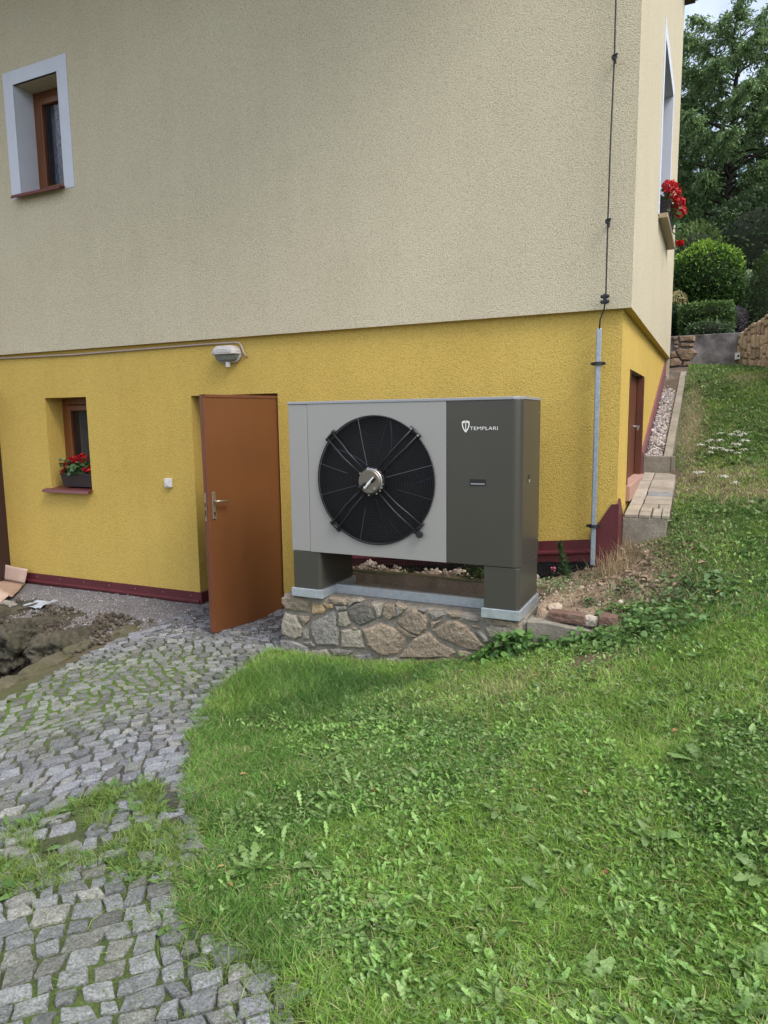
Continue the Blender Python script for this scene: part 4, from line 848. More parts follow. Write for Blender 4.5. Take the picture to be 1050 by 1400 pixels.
KB = thing('gravel_kerb', 'concrete kerb of thin slabs framing the gravel strip up the slope', 'kerb', (-.4, 7.3, -.5))
def kz(y): return -.40+(y-7.30)*.328
g = MB(); g.box(XL+.022, -.348, 7.275, 7.315, -.64, kz(7.3)+.005); g.box(-.347, -.312, 7.27, 7.32, -.64, kz(7.3)); rel(g.build('end_slab', M['concrete'], bevel=.004), KB)
ys = [7.32, 8.30, 9.30, 10.32]
for a, b in zip(ys[:-1], ys[1:]):
    g = MB(); b -= .006; vs = [(x, y, z+d) for (y, z) in ((a, kz(a)), (b, kz(b))) for (x, d) in ((-.418, -.3), (-.345, -.3), (-.345, 0), (-.418, 0))]
    g.add(vs, [(0, 1, 2, 3), (7, 6, 5, 4), (0, 4, 5, 1), (1, 5, 6, 2), (2, 6, 7, 3), (3, 7, 4, 0)]); rel(g.build('kerb_slab', M['concrete'], bevel=.004), KB)
g = MB(); g.box(XL+.022, -.345, 10.28, 10.33, .3, kz(10.3)); rel(g.build('end_slab', M['concrete'], bevel=.004), KB)
pebbles('gravel', 2600, (XL+.03, -.422), (7.33, 10.27), lambda x, y: kz(y)-.055, (.010, .019), [(.30, .27, .26), (.42, .39, .37), (.20, .18, .18), (.34, .29, .26)], 'grey pebbles filling the strip along the house wall', seed=8)
g = MB(); g.prism([(7.33, kz(7.33)-.3), (7.33, kz(7.33)-.055), (10.28, kz(10.28)-.055), (10.28, kz(10.28)-.3)], 'x', XL+.022, -.42); o = g.build('gravel_bed', M['mortar']); props(o, kind='structure')

# ------------------------------------------------------------------ retaining walls behind
RWT = thing('retaining_wall', 'dark stained concrete retaining wall with a few big brown stones at its left end', 'wall', (-.2, 11.05, .6))
g = MB(); g.box(-3.5, .40, 11.03, 11.2, .3, 1.13); rel(g.build('concrete_face', M['dark_concrete'], bevel=.01), RWT)
PX = [[(-0.501, 1.126), (-0.275, 1.119), (-0.272, 1.039), (-0.484, 1.044)], [(-0.477, 1.029), (-0.291, 1.011), (-0.289, 0.968), (-0.481, 0.978)], [(-0.554, 1.063), (-0.499, 1.062), (-0.494, 1.008), (-0.552, 1.011)], [(-0.552, 1.001), (-0.482, 0.993), (-0.494, 0.957), (-0.557, 0.953)], [(-0.474, 0.956), (-0.315, 0.947), (-0.231, 0.877), (-0.322, 0.772), (-0.439, 0.777), (-0.49, 0.839), (-0.535, 0.929)], [(-0.613, 0.8), (-0.503, 0.825), (-0.431, 0.762), (-0.443, 0.711), (-0.609, 0.696)], [(-0.604, 0.903), (-0.535, 0.922), (-0.489, 0.831), (-0.593, 0.814)], [(-0.417, 0.765), (-0.308, 0.764), (-0.332, 0.699), (-0.428, 0.696)], [(-0.577, 1.115), (-0.508, 1.126), (-0.513, 1.075), (-0.568, 1.071)]]
rr = random.Random(12)
for poly in PX:
    v = rr.uniform(.8, 1.15); stone_piece(poly, 11.02, .06, (.27*v, .185*v, .125*v), RWT, rr, push=.03)
SW = thing('stone_retaining_wall', 'brown rough stone retaining wall climbing at the right edge of the lawn', 'wall', (.3, 11.0, .65))
d2 = (Vector(RW[1])-Vector(RW[0])); LW = d2.length; d2.normalize(); nv = Vector((d2.y, -d2.x))   # nv faces the lawn
if nv.x > 0: nv = -nv
SW.rotation_euler = (0, 0, math.atan2(d2.y, d2.x))
# local x runs along the wall, local -y? the face looks to the lawn
fs_ = 1 if (Matrix.Rotation(SW.rotation_euler.z, 2) @ Vector((0, 1))).dot(nv) > 0 else -1
def wtop(u): return 1.10-.65+.36*u+.02*math.sin(u*9)
g = MB(); g.prism([(-.05, -.6), (-.05, wtop(0)-.03), (.6, wtop(.6)-.03), (1.2, wtop(1.2)-.03), (LW, wtop(LW)-.03), (LW, -1.4)], 'y', 0.0, -.25*fs_); o = g.build('core', M['mortar'], SW)
rr = random.Random(21); u = 0.0; cnt = 0
while u < 2.5:
    wd = rr.uniform(.055, .105); zt = wtop(u); z = -.15-.5*u*.33
    while z < zt-.02:
        hgt = min(rr.uniform(.09, .22), zt-z); 
        if zt-z-hgt < .05: hgt = zt-z
        du = rr.uniform(-.01, .01); P = [(u+du+.004, z+.004), (u+wd+du-.004, z+.004+rr.uniform(-.01, .015)), (u+wd+du-.003, z+hgt-.006+rr.uniform(-.015, .01)), (u+wd*.5+du, z+hgt-.002), (u+du+.005, z+hgt-.008)]
        v = rr.uniform(.65, 1.2); hue = (.47*v, .34*v, .235*v); c = (sum(p[0] for p in P)/5, sum(p[1] for p in P)/5); vs = []; pr = rr.uniform(.02, .05); tl = rr.uniform(-.25, .25)
        for s_, yv in ((1, -.02), (1, pr*.5), (.72, pr)): vs += [(c[0]+(a-c[0])*s_, (yv+(a-c[0])*tl*(yv > 0))*fs_, c[1]+(b-c[1])*s_) for a, b in P]
        g = MB(); fsx = [(r_*5+k, r_*5+(k+1) % 5, (r_+1)*5+(k+1) % 5, (r_+1)*5+k) for r_ in range(2) for k in range(5)]+[(10, 11, 12, 13, 14)]
        g.add(vs, fsx, 0, hue); g.build('stone', M['stone'], SW); z += hgt; cnt += 1
    u += wd
t = thing('meter_box', 'small white electric box on the corner of the retaining walls', 'box', (.272, 10.97, .80))
g = MB(); g.box(-.035, .035, -.05, .05, -.045, .045); g.build('casing', M['white_plastic'], t, bevel=.005)
g = MB(); g.lathe([(0, 0), (.014, 0), (.014, -.006), (0, -.006)], (.010, -.052, 0), 'y', 12); g.build('socket', M['recess'], t)

# ------------------------------------------------------------------ cobbled path
path = MB(); path.add([(-3.95, 1.6, -2.2), (-3.9, 1.6, -2.2), (-3.9, 1.65, -2.2)], [(0, 1, 2)])
pp = np.array(PATH); px_ = np.arange(-4.9, -.4, .06); py_ = np.arange(.1, 5.5, .06); QX, QY = np.meshgrid(px_, py_); ok = inpoly(QX, QY, PATH)
_m = masks(QX, QY)[1]; QZ = height(QX, QY)+.003+.013*_m; ii = np.arange(QX.size).reshape(QX.shape); okq = ok[:-1, :-1] & ok[:-1, 1:] & ok[1:, 1:] & ok[1:, :-1]
qf = np.stack([ii[:-1, :-1], ii[:-1, 1:], ii[1:, 1:], ii[1:, :-1]], -1)[okq]; g_, m_, *_r = masks(QX, QY); nb = fnoise(QX, QY, 14, 4)[..., None]
gq = np.maximum(g_*(1-m_), 0)[..., None]; bc = np.array([.042, .037, .026])*(.6+.8*nb)*(1-gq)+np.array([.070, .066, .070])*(.6+.8*nb)*gq; bc = bc*(1-m_[..., None])+np.array([.065, .115, .012])*(.6+.8*nb)*m_[..., None]
cob = np_mesh('cobbled_path', np.stack([QX, QY, QZ], -1).reshape(-1, 3), qf, M['ground'], hue=bc.reshape(-1, 3), smooth=True); props(cob, kind='structure')
D = np.array([-.67, .742]); Pp = np.array([.742, .67]); org = np.array([-1.2, .3]); rg = random.Random(31); cells = []
def warp(u, v):
    a = u+.16*math.sin(v*1.5+.6)+.05*math.sin(v*4+u*2.3)+.03*math.sin(u*5+v*3); b = v+.06*math.sin(u*2.1+1)+.03*math.sin(u*6)
    return org+D*a+Pp*b
u = -1.6
while u < 7.4:
    near = max(0, min(1, (2.2-u)/2.0)); h_ = rg.uniform(.062, .094); v = -3.4+rg.uniform(0, .1)
    while v < 3.2:
        wv = rg.uniform(.058, .112) if rg.random() < .9 else rg.uniform(.11, .15); cells.append((u, u+h_, v, v+wv)); v += wv
    u += h_
stones = []
for (u0, u1, v0, v1) in cells:
    gp = rg.uniform(.0035, .008); sk1, sk2 = rg.uniform(-.011, .011), rg.uniform(-.011, .011)
    cs = [(u0+gp, v0+gp+sk1), (u0+gp, v1-gp+sk2), (u1-gp, v1-gp-sk2), (u1-gp, v0+gp-sk1)]; W4 = [warp(a+rg.uniform(-.005, .004), b+rg.uniform(-.005, .005)) for a, b in cs]; c = sum(W4)/4
    if not inpoly(c[0], c[1], PATH): continue
    dp = float(polydist(c[0], c[1], PATH)); 
    if bool(inpoly(c[0], c[1], WEEDS)) and rg.random() < .38: continue
    if c[1] > 4.55 and rg.random() < .12+.5*max(0, c[1]-4.7): continue
    pts = []
    for i in range(4):
        p_ = W4[i]; a = W4[i-1]; b = W4[(i+1) % 4]; ch1 = rg.uniform(.02, .11); ch2 = rg.uniform(.02, .11); e_ = b-p_; nn_ = np.array([e_[1], -e_[0]]); pts += [p_+(a-p_)*ch1, p_+(b-p_)*ch2, p_+e_*rg.uniform(.4, .6)+nn_*rg.uniform(-.05, .05)]
    Z = float(height(c[0], c[1])); gx_ = (float(height(c[0]+.05, c[1]))-float(height(c[0]-.05, c[1])))/.1; gy_ = (float(height(c[0], c[1]+.05))-float(height(c[0], c[1]-.05)))/.1
    gm, mm_, *_ = masks(np.array([c[0]]), np.array([c[1]])); hz = .024 if mm_[0] > .3 else (.019 if c[1] < 2.2 else (.017 if c[1] < 4 else .014)); hz += rg.uniform(-.005, .006)
    if c[1] > 4.5: hz -= .004
    if mm_[0] > .25 and c[1] > 2.4: pts = [c+(p_-c)*rg.uniform(.88, .93) for p_ in pts]
    tx_, ty_ = gx_+rg.uniform(-.05, .05), gy_+rg.uniform(-.05, .05); vs = []
    for s_, dz in ((1.0, -.05), (.985, hz-.0075), (.91, hz-.0015)):
        for p_ in pts: q = c+(p_-c)*s_; e_ = q-c; vs.append((q[0]+rg.uniform(-.002, .002), q[1]+rg.uniform(-.002, .002), Z+dz+e_[0]*tx_+e_[1]*ty_+rg.uniform(-.0026, .0022)))
    vs.append((c[0], c[1], Z+hz+rg.uniform(-.001, .002))); n = 12
    fs = [(r_*n+k, r_*n+(k+1) % n, (r_+1)*n+(k+1) % n, (r_+1)*n+k) for r_ in range(2) for k in range(n)]+[(2*n+k, 2*n+(k+1) % n, 3*n) for k in range(n)]
    # orientation of winding
    ar = sum(pts[i][0]*pts[(i+1) % n][1]-pts[(i+1) % n][0]*pts[i][1] for i in range(n))
    if ar < 0: fs = [f[::-1] for f in fs]
    v_ = rg.uniform(.72, 1.22); ty = rg.random(); k_ = min(1, mm_[0]*1.3)
    base = np.array([.222, .235, .262]) if ty < .65 else (np.array([.175, .178, .180]) if ty < .85 else np.array([.265, .265, .260]))
    v_ = rg.uniform(.62, 1.28)
    hue = tuple((base*(1-.45*k_)+np.array([.15, .165, .095])*.45*k_)*v_)
    X_, Y_, dd = to_px((c[0], c[1], Z)); vis = -60 < X_ < 1110 and -60 < Y_ < 1460
    stones.append(((abs(ar)/dd**2) if vis else 0, vs, fs, hue))
stones.sort(key=lambda s: -s[0]); rest = MB()
for i, (_a, vs, fs, hue) in enumerate(stones):
    if i < 298 and _a > 0: g = MB(); g.add(vs, fs, 0, hue); g.build('cobble', M['cobble'], cob)
    else: rest.add(vs, fs, 0, hue)
rest.build('cobbles', M['cobble'], cob, kind='stuff')
pebbles('grit', 7000, (-6.9, -3.0), (4.35, 5.38), lambda x, y: height(x, y), (.003, .008), [(.26, .25, .26), (.34, .32, .33), (.18, .17, .17)], 'fine grey grit along the foot of the house wall', seed=12, sub_=1)
pebbles('path_grit', 2600, (-3.9, -1.7), (1.9, 4.4), lambda x, y: height(x, y)+np.where(inpoly(x, y, PATH), 0, -.2), (.002, .006), [(.26, .25, .26), (.32, .30, .29), (.18, .17, .16)], 'loose grit in the joints of the cobbled path', seed=13, sub_=1)

# ------------------------------------------------------------------ pit, boulders, kerb stones, cardboard
BL = [((-5.55, 3.98, -1.98), (.24, .20, .19), 'large mossy boulder in the wall of the pit, second from the left'),
      ((-6.15, 4.05, -1.98), (.27, .22, .17), 'mossy boulder at the left edge of the photo, in the pit wall'),
      ((-5.04, 4.06, -1.98), (.26, .22, .17), 'fractured dark rock at the right end of the pit'),
      ((-5.75, 4.45, -1.95), (.34, .20, .08), 'flat broken rock slab behind the large boulder of the pit'),
      ((-5.10, 4.42, -1.95), (.27, .15, .07), 'low crumbling rock ledge between the pit and the grit'),
      ((-6.45, 4.55, -1.96), (.36, .22, .11), 'rough rock just in front of the cardboard')]
for i, (c, s_, lb) in enumerate(BL): lump('rock', c, s_, 'rock', i+2, 5, .42, lb, 'rock', rz=.3*i, boxy=.35, freq=1.9)
pebbles('pit_rubble', 3800, (-6.7, -4.6), (3.0, 4.85), lambda x, y: height(x, y)+.015*np.sin(x*8+y*5)*(y > 3.9), (.005, .024), [(.07, .054, .038), (.045, .038, .027), (.12, .105, .08), (.055, .044, .030)], 'broken stones and clods lying round the pit', seed=15)
KS = [((-4.66, 4.42), (.115, .26), .18, 'brownish flat kerb stone nearest the house along the pit'), ((-4.68, 3.98), (.11, .20), .12, 'short brown kerb stone second from the house along the pit'),
      ((-4.56, 3.56), (.115, .27), .12, 'long mossy rounded kerb stone in the middle of the pit edge'), ((-4.41, 3.05), (.11, .25), .28, 'dark kerb stone at the left edge of the photo'), ((-4.25, 2.5), (.11, .25), .25, 'dark kerb stone farthest from the house')]
for i, ((x, y), (a, b), rz, lb) in enumerate(KS): lump('kerb_stone', (x-.04, y, float(base_h(x, y))-.035), (a, b, .075), 'kerbrock', 40+i, 4, .22, lb, 'kerb stone', rz=rz, boxy=.6, freq=1.4)
t = thing('cardboard', 'flattened pale cardboard box lying by the left end of the wall', 'cardboard', (-7.2, 5.0, -1.8))
def sheet(nm, P, m, parent, th=.006, nseg=6, seed=0):
    A, B, Cc, Dd = [Vector(p) for p in P]; g = MB(); vs = []
    for i in range(nseg+1):
        for j in range(nseg+1):
            u_, v_ = i/nseg, j/nseg; q = (A*(1-u_)+B*u_)*(1-v_)+(Dd*(1-u_)+Cc*u_)*v_; q.z += .015*fbm((q.x*3+seed, q.y*3, 0)); vs.append(q)
    g.add(vs, [(i*(nseg+1)+j, (i+1)*(nseg+1)+j, (i+1)*(nseg+1)+j+1, i*(nseg+1)+j+1) for i in range(nseg) for j in range(nseg)])
    o = rel(g.build(nm, M[m], smooth=True), parent); s_ = o.modifiers.new('thickness', 'SOLIDIFY'); s_.thickness = th; return o
sheet('flap', [(-7.95, 5.30, -1.83), (-7.13, 5.30, -1.84), (-7.08, 5.32, -1.67), (-7.92, 5.34, -1.64)], 'cardboard_in', t, seed=1)
sheet('sheet', [(-7.9, 4.80, -1.78), (-6.75, 4.86, -1.86), (-7.13, 5.30, -1.84), (-7.95, 5.30, -1.83)], 'cardboard', t, seed=2)
sheet('top_sheet', [(-7.9, 4.35, -1.80), (-6.60, 4.62, -1.84), (-6.70, 4.80, -1.80), (-7.5, 5.02, -1.72)], 'cardboard_in', t, seed=3)
g = MB(); o = sheet('scrap', [(-6.35, 4.68, -1.86), (-6.14, 4.72, -1.87), (-6.08, 4.90, -1.82), (-6.30, 4.86, -1.85)], 'plastic_film', thing('plastic_scrap', 'crumpled scrap of bluish plastic film at the pit edge', 'plastic scrap', (-6.2, 4.8, -1.88)), .002, 8, 5)
for v in o.data.vertices: v.co.z += .03*fbm(v.co*14)
lump('stone', (-6.62, 4.66, -1.87), (.20, .08, .035), 'stone', 33, 3, .3, 'long flat grey stone in front of the cardboard', 'stone', hue=(.26, .24, .21), boxy=.4)
lump('wood_peg', (-3.17, 4.93, -1.80), (.022, .022, .06), 'brick', 44, 2, .1, 'short reddish peg in the grit behind the plinth corner', 'peg', boxy=.6)

# ------------------------------------------------------------------ grass
def blades(P, H, Wd, az, lean, hue):
    n = len(P); d = np.stack([np.cos(az), np.sin(az), np.zeros(n)], -1); s_ = np.stack([-np.sin(az), np.cos(az), np.zeros(n)], -1); z = np.array([0, 0, 1.0])
    tw = RNG.uniform(-1.5, 1.5, n)[:, None]; s_ = s_*np.cos(tw)+d*np.sin(tw)
    q = [(0, 1, 0), (.45, .85, .25), (1, 0, 1.0)]; Vs = []
    for (t_, wf, lf) in q:
        c = P+z*(H*t_*(1-.35*lean*lf))[:, None]+d*(H*lean*lf)[:, None]
        if wf > 0: Vs += [c-s_*(Wd*wf/2)[:, None], c+s_*(Wd*wf/2)[:, None]]
        else: Vs += [c]
    V = np.stack(Vs, 1).reshape(-1, 3); T = np.array([(0, 1, 3), (0, 3, 2), (2, 3, 4)]); TT = (T[None]+np.arange(n)[:, None, None]*5).reshape(-1, 3)
    return V, TT, np.repeat(hue, 5, 0)
def sample(n, x0, x1, y0, y1): return RNG.uniform(x0, x1, n), RNG.uniform(y0, y1, n)
parts_ = []
for (x0, x1, y0, y1, dens) in ((-2.6, 1.1, 1.0, 3.0, 42000), (-3.1, 1.2, 3.0, 4.6, 24000), (-.95, 1.5, 4.6, 7.0, 14000), (-.4, 1.9, 7.0, 11.05, 8000)):
    n = int((x1-x0)*(y1-y0)*dens); X, Y = sample(n, x0, x1, y0, y1); g_, m_, d_, l_, on_, ls_ = masks(X, Y)
    bare_ = np.exp(-(((X+.56)/.22)**2+((Y-4.02)/.13)**2)); clump = fnoise(X, Y, 5, 9); keep = l_ & (RNG.random(n) < np.clip(.35+clump*1.2, 0, 1)*(1-.93*d_)*(1-bare_*1.1)) & ~((X < -.5) & (Y > 4.5) & (Y < 5.6)) & (X < .11*Y+.75)
    # keep what the picture could see (with a margin)
    X, Y, d_ = X[keep], Y[keep], d_[keep]; Z = height(X, Y)-.004; n = len(X)
    longg = np.exp(-(((X+2.35)/.6)**2+((Y-3.85)/.5)**2)); edge = np.exp(-(polydist(X, Y, PATH, True)/.12)**2)
    patch = fnoise(X, Y, 1.3, 22)
    H = RNG.uniform(.020, .062, n)*(.75+.5*patch)*(1+1.3*longg+.5*edge); Wd = RNG.uniform(.0022, .0042, n)*np.where(Y > 6, 1.7, np.where(Y > 4, 1.25, 1))
    patch2 = fnoise(X, Y, 4, 33)
    base = np.where((patch > .52)[:, None], np.array([.220, .385, .066]), np.array([.130, .275, .050])); base = base*(.55+.9*patch2[:, None])
    straw = RNG.random(n) < (.10+.75*d_+.12*(patch2 > .55)); hue = np.where(straw[:, None], np.array([.40, .37, .19]), base)*RNG.uniform(.45, 1.5, (n, 1)); hue *= 1-longg[:, None]*np.array([.50, .36, .35])
    parts_.append(blades(np.stack([X, Y, Z], -1), H, Wd, RNG.uniform(0, 6.28, n), RNG.uniform(.3, 1.6, n), hue))
V, T, H = cat_meshes(parts_); o = np_mesh('lawn_grass', V, T, M['grass'], H); props(o, 'green lawn grass sloping up right of the path', kind='stuff')
# weeds and grass among the cobbles
parts_ = []; n = 60000; X, Y = sample(n, -3.3, -.9, 1.0, 2.5); inw = inpoly(X, Y, WEEDS); j = fnoise(X, Y, 7, 41); dpe = polydist(X, Y, PATH[7:15], False)
keep = inpoly(X, Y, PATH) & ((inw & (j > .45)) | ((dpe < .22) & (RNG.random(n) < np.exp(-dpe/.09)) & (j > .38)) | (RNG.random(n) < .012)); X, Y = X[keep], Y[keep]; n = len(X)
parts_.append(blades(np.stack([X, Y, height(X, Y)+.006], -1), RNG.uniform(.025, .08, n), RNG.uniform(.0022, .004, n), RNG.uniform(0, 6.28, n), RNG.uniform(.3, 1.6, n), greens(n, (.11, .22, .04), (.26, .34, .09), .3)))
V, T, H = cat_meshes(parts_); props(np_mesh('path_grass', V, T, M['grass'], H), 'grass tufts growing over the cobbles', kind='stuff')
# dry hay on the bank
n = 2600; X = RNG.normal(-.60, .26, n); Y = RNG.normal(5.05, .42, n); keep = (X > -1.0) & (X < .2) & (Y > 4.55) & (Y < 6.0) & ~((Y > 5.38) & (X < XL+.02)) & ~((Y > 5.62) & (X < -.27)); X, Y = X[keep], Y[keep]; n = len(X)
va, ta, ha = blades(np.stack([X, Y, height(X, Y)+RNG.uniform(-.005, .03, n)], -1), RNG.uniform(.02, .10, n), RNG.uniform(.002, .0035, n), RNG.uniform(0, 6.28, n), RNG.uniform(1.0, 2.6, n), greens(n, (.20, .15, .10), (.46, .38, .26), .45))
n = 500; X = RNG.normal(-.62, .07, n); Y = RNG.uniform(5.15, 5.62, n); keep = ~((Y > 5.37) & (X < XL+.03)) & ~((Y > 5.6) & (X < -.27)); X, Y = X[keep], Y[keep]; n = len(X)
vb = blades(np.stack([X, Y, height(X, Y)], -1), RNG.uniform(.08, .26, n), RNG.uniform(.002, .0035, n), RNG.uniform(0, 6.28, n), RNG.uniform(.1, .7, n), greens(n, (.30, .22, .12), (.55, .45, .28), .3))
V, T, H = cat_meshes([(va, ta, ha), vb]); props(np_mesh('dry_grass', V, T, M['grass'], H), 'dead straw grass on the bank below the house corner', kind='stuff')
# broad-leaved weeds in the lawn
parts_ = []
def rosette(X, Y, kind, nl, smin, smax, c0, c1, el=(.1, .8), wid=1.0, zo=.004):
    for k in range(nl):
        n = len(X); az = RNG.uniform(0, 6.28, n); s_ = RNG.uniform(smin, smax, n); P = np.stack([X+.006*np.cos(az), Y+.006*np.sin(az), height(X, Y)+zo], -1)
        parts_.append(scatter_leaves(P, az, RNG.uniform(*el, n), s_, greens(n, c0, c1, .3), kind, RNG.normal(0, .35, n), wid))
def lawn_pts(n, x0, x1, y0, y1, thr, seed, lo=.0):
    X, Y = sample(n, x0, x1, y0, y1); g_, m_, d_, l_, on_, ls_ = masks(X, Y); k = l_ & (d_ < .4) & (fnoise(X, Y, 2.2, seed) > thr) & ~((X < -.5) & (Y > 4.4)); return X[k], Y[k]
X, Y = lawn_pts(330, -1.6, 1.0, 1.1, 2.6, .48, 51); rosette(X, Y, 'lobed', 7, .035, .085, (.14, .28, .06), (.29, .44, .15), (.0, 1.0), .8)
X, Y = lawn_pts(700, -1.3, 1.0, 1.1, 2.25, .40, 57); rosette(X, Y, 'lobed', 6, .025, .060, (.13, .29, .06), (.27, .45, .15), (.0, 1.0), .9)
X, Y = lawn_pts(500, -1.3, 1.0, 1.1, 2.3, .38, 58); rosette(X, Y, 'round', 5, .018, .04, (.15, .30, .06), (.32, .48, .17), (.0, 1.0), .9)
X, Y = lawn_pts(420, -1.9, 1.1, 1.1, 3.4, .50, 52); rosette(X, Y, 'oval', 5, .03, .07, (.12, .22, .055), (.22, .33, .11), (.15, .9), .8)
X, Y = lawn_pts(220, -2.6, 1.4, 3.0, 5.2, .50, 53); rosette(X, Y, 'oval', 5, .03, .07, (.09, .17, .05), (.15, .26, .09), (.15, .9), .9)
X, Y = lawn_pts(9000, -1.8, 1.2, 1.1, 3.4, .56, 54); rosette(X, Y, 'round', 2, .009, .018, (.12, .22, .06), (.21, .32, .12), (-.2, .5), 1, .022)
X, Y = lawn_pts(4500, -2.6, 1.4, 3.2, 6.0, .54, 55); rosette(X, Y, 'round', 2, .011, .020, (.12, .21, .06), (.20, .30, .12), (-.2, .5), 1, .022)
X, Y = lawn_pts(260, -.35, 1.8, 5.2, 10.9, .45, 56); rosette(X, Y, 'oval', 4, .04, .09, (.10, .17, .06), (.20, .28, .12), (.15, .8), .9)
X, Y = lawn_pts(11000, -2.0, 1.1, 1.1, 3.2, .56, 61); rosette(X, Y, 'oval', 2, .010, .034, (.13, .27, .05), (.24, .41, .10), (-.2, 1.2), .9, .020)
X, Y = lawn_pts(6000, -2.7, 1.3, 3.0, 5.4, .55, 62); rosette(X, Y, 'oval', 2, .012, .034, (.13, .26, .05), (.27, .43, .12), (-.2, 1.2), .9, .020)
X, Y = lawn_pts(4500, -.4, 1.7, 5.3, 10.9, .30, 63); rosette(X, Y, 'oval', 2, .018, .045, (.11, .19, .05), (.25, .35, .13), (-.2, 1.2), .9, .020)
V, T, H = cat_meshes(parts_); props(np_mesh('lawn_weeds', V, T, M['leaf'], H), 'clover and broad-leaved weeds among the grass', kind='stuff')
parts_ = []; X, Y = sample(420, -3.2, -1.0, 1.05, 2.45); k = (inpoly(X, Y, WEEDS) & (fnoise(X, Y, 7, 41) > .40)) | (inpoly(X, Y, PATH) & (polydist(X, Y, PATH[8:15], False) < .08)); X, Y = X[k], Y[k]
rosette(X, Y, 'lobed', 7, .04, .10, (.07, .15, .04), (.14, .23, .07), (.1, .8))
V, T, H = cat_meshes(parts_); props(np_mesh('path_weeds', V, T, M['leaf'], H), 'dandelion leaves growing through the cobbles', kind='stuff')
# individual dandelion rosettes near the viewer
DP = [(-.62, 1.62), (-.25, 1.78), (.12, 2.02), (-.05, 1.62), (-.42, 2.12), (.22, 2.35), (-.95, 1.85), (-.15, 2.45), (-1.25, 2.05), (-.7, 2.5), (-1.5, 1.95), (.02, 2.9)]
proto = []
for k in range(12):
    az = k*2.4+RNG.uniform(-.3, .3); v, t_, h = scatter_leaves(np.array([[.008*math.cos(az), .008*math.sin(az), .004]]), np.array([az]), np.array([RNG.uniform(.2, .75)]), np.array([RNG.uniform(.07, .13)]), greens(1, (.13, .23, .06), (.23, .34, .13)), 'lobed', np.array([RNG.normal(0, .3)])); proto.append((v, t_, h))
mesh_ = []
for v, t_, h in proto: o = np_mesh('leaf', v, t_, M['leaf'], h); mesh_.append(o.data); bpy.data.objects.remove(o)
for i, (x, y) in enumerate(DP):
    t = thing('dandelion', 'broad toothed dandelion rosette spread in the near lawn', 'dandelion', (x, y, float(height(x, y))), 'dandelion rosettes in the near lawn', RNG.uniform(0, 6.28))
    for k in range(7+i % 4): o = bpy.data.objects.new('leaf', mesh_[(k+i) % 12]); C.objects.link(o); o.parent = t; o.rotation_euler = (0, 0, .4*i)
# bindweed and ivy by the plinth
def clump(name, label, c, rx, ry, n, size, c0, c1, kind='heart', hz=.10, seed=0, cat='plant'):
    X = RNG.normal(c[0], rx, n); Y = RNG.normal(c[1], ry, n); r_ = np.hypot((X-c[0])/rx, (Y-c[1])/ry); Y = np.minimum(Y, 4.41) if c[1] < 4.42 and c[0] < -.5 else Y
    Z = height(X, Y)+RNG.uniform(.01, 1, n)*hz*np.exp(-r_**2*.35); az = RNG.uniform(0, 6.28, n)
    V, T, H = scatter_leaves(np.stack([X, Y, Z], -1), az, RNG.uniform(-.7, .5, n), RNG.uniform(*size, n), greens(n, c0, c1, .25), kind, RNG.normal(0, .4, n))
    root = thing(name, label, cat, (c[0], c[1], float(height(c[0], c[1])))); rel(np_mesh('foliage', V, T, M['leaf'], H), root)['kind'] = 'stuff'
    g = MB()
    for k in range(6): a = RNG.uniform(0, 6.28); g.tube([(c[0], c[1], float(height(c[0], c[1]))), (c[0]+rx*math.cos(a)*.6, c[1]+ry*math.sin(a)*.6, float(height(c[0], c[1]))+hz*.5)], .002, 4, hue=(.08, .12, .04))
    rel(g.build('stem', M['leaf']), root)
clump('bindweed', 'leafy green bindweed covering the right end of the stone plinth', (-1.15, 4.33), .17, .06, 300, (.035, .065), (.06, .15, .035), (.13, .25, .06), hz=.17)
clump('bindweed', 'small bindweed with large light leaves below the bricks', (-.66, 4.30), .12, .05, 90, (.035, .06), (.08, .18, .04), (.17, .30, .09), hz=.10)
clump('ground_ivy', 'spreading ground ivy right of the concrete footing', (-.30, 4.38), .17, .15, 420, (.025, .045), (.07, .15, .04), (.14, .26, .08), 'round', hz=.09)
clump('ground_ivy', 'patch of ivy leaves higher up the bank right of the dry grass', (-.05, 4.75), .22, .16, 320, (.02, .04), (.07, .14, .045), (.15, .25, .11), 'round', hz=.06)
clump('sedum', 'low greyish green plant beside the round pale stone', (-1.0, 5.02), .10, .09, 320, (.015, .03), (.16, .24, .10), (.30, .40, .20), 'oval', hz=.10)
clump('small_weed', 'small dark green weed behind the grey stone on the bank', (-.70, 4.72), .03, .03, 60, (.02, .035), (.05, .12, .04), (.10, .20, .06), 'oval', hz=.08)
clump('creeping_weed', 'small creeping weed in the middle of the dry bank', (-.50, 4.95), .10, .10, 160, (.015, .03), (.08, .16, .05), (.17, .27, .10), 'round', hz=.04)
clump('creeping_weed', 'thin green weed patch between the straw and the downpipe foot', (-.78, 5.20), .08, .08, 150, (.012, .028), (.09, .18, .05), (.19, .30, .10), 'oval', hz=.05)
clump('creeping_weed', 'weed patch in the rubble just above the short broken brick', (-.45, 4.66), .10, .06, 200, (.015, .032), (.10, .20, .05), (.20, .33, .10), 'round', hz=.05)
clump('creeping_weed', 'green creeping weed at the foot of the concrete landing', (-.20, 5.45), .10, .12, 260, (.015, .035), (.09, .18, .05), (.19, .31, .10), 'oval', hz=.06)
clump('weed_tuft', 'bushy green weed behind the heat pump near its right leg', (-1.62, 5.15), .07, .05, 260, (.02, .045), (.05, .10, .035), (.11, .19, .06), 'oval', hz=.26)
clump('weed_tuft', 'low green weed in the rubble behind the middle of the heat pump', (-2.25, 5.12), .12, .04, 130, (.015, .035), (.07, .12, .045), (.13, .19, .07), 'thin', hz=.07)
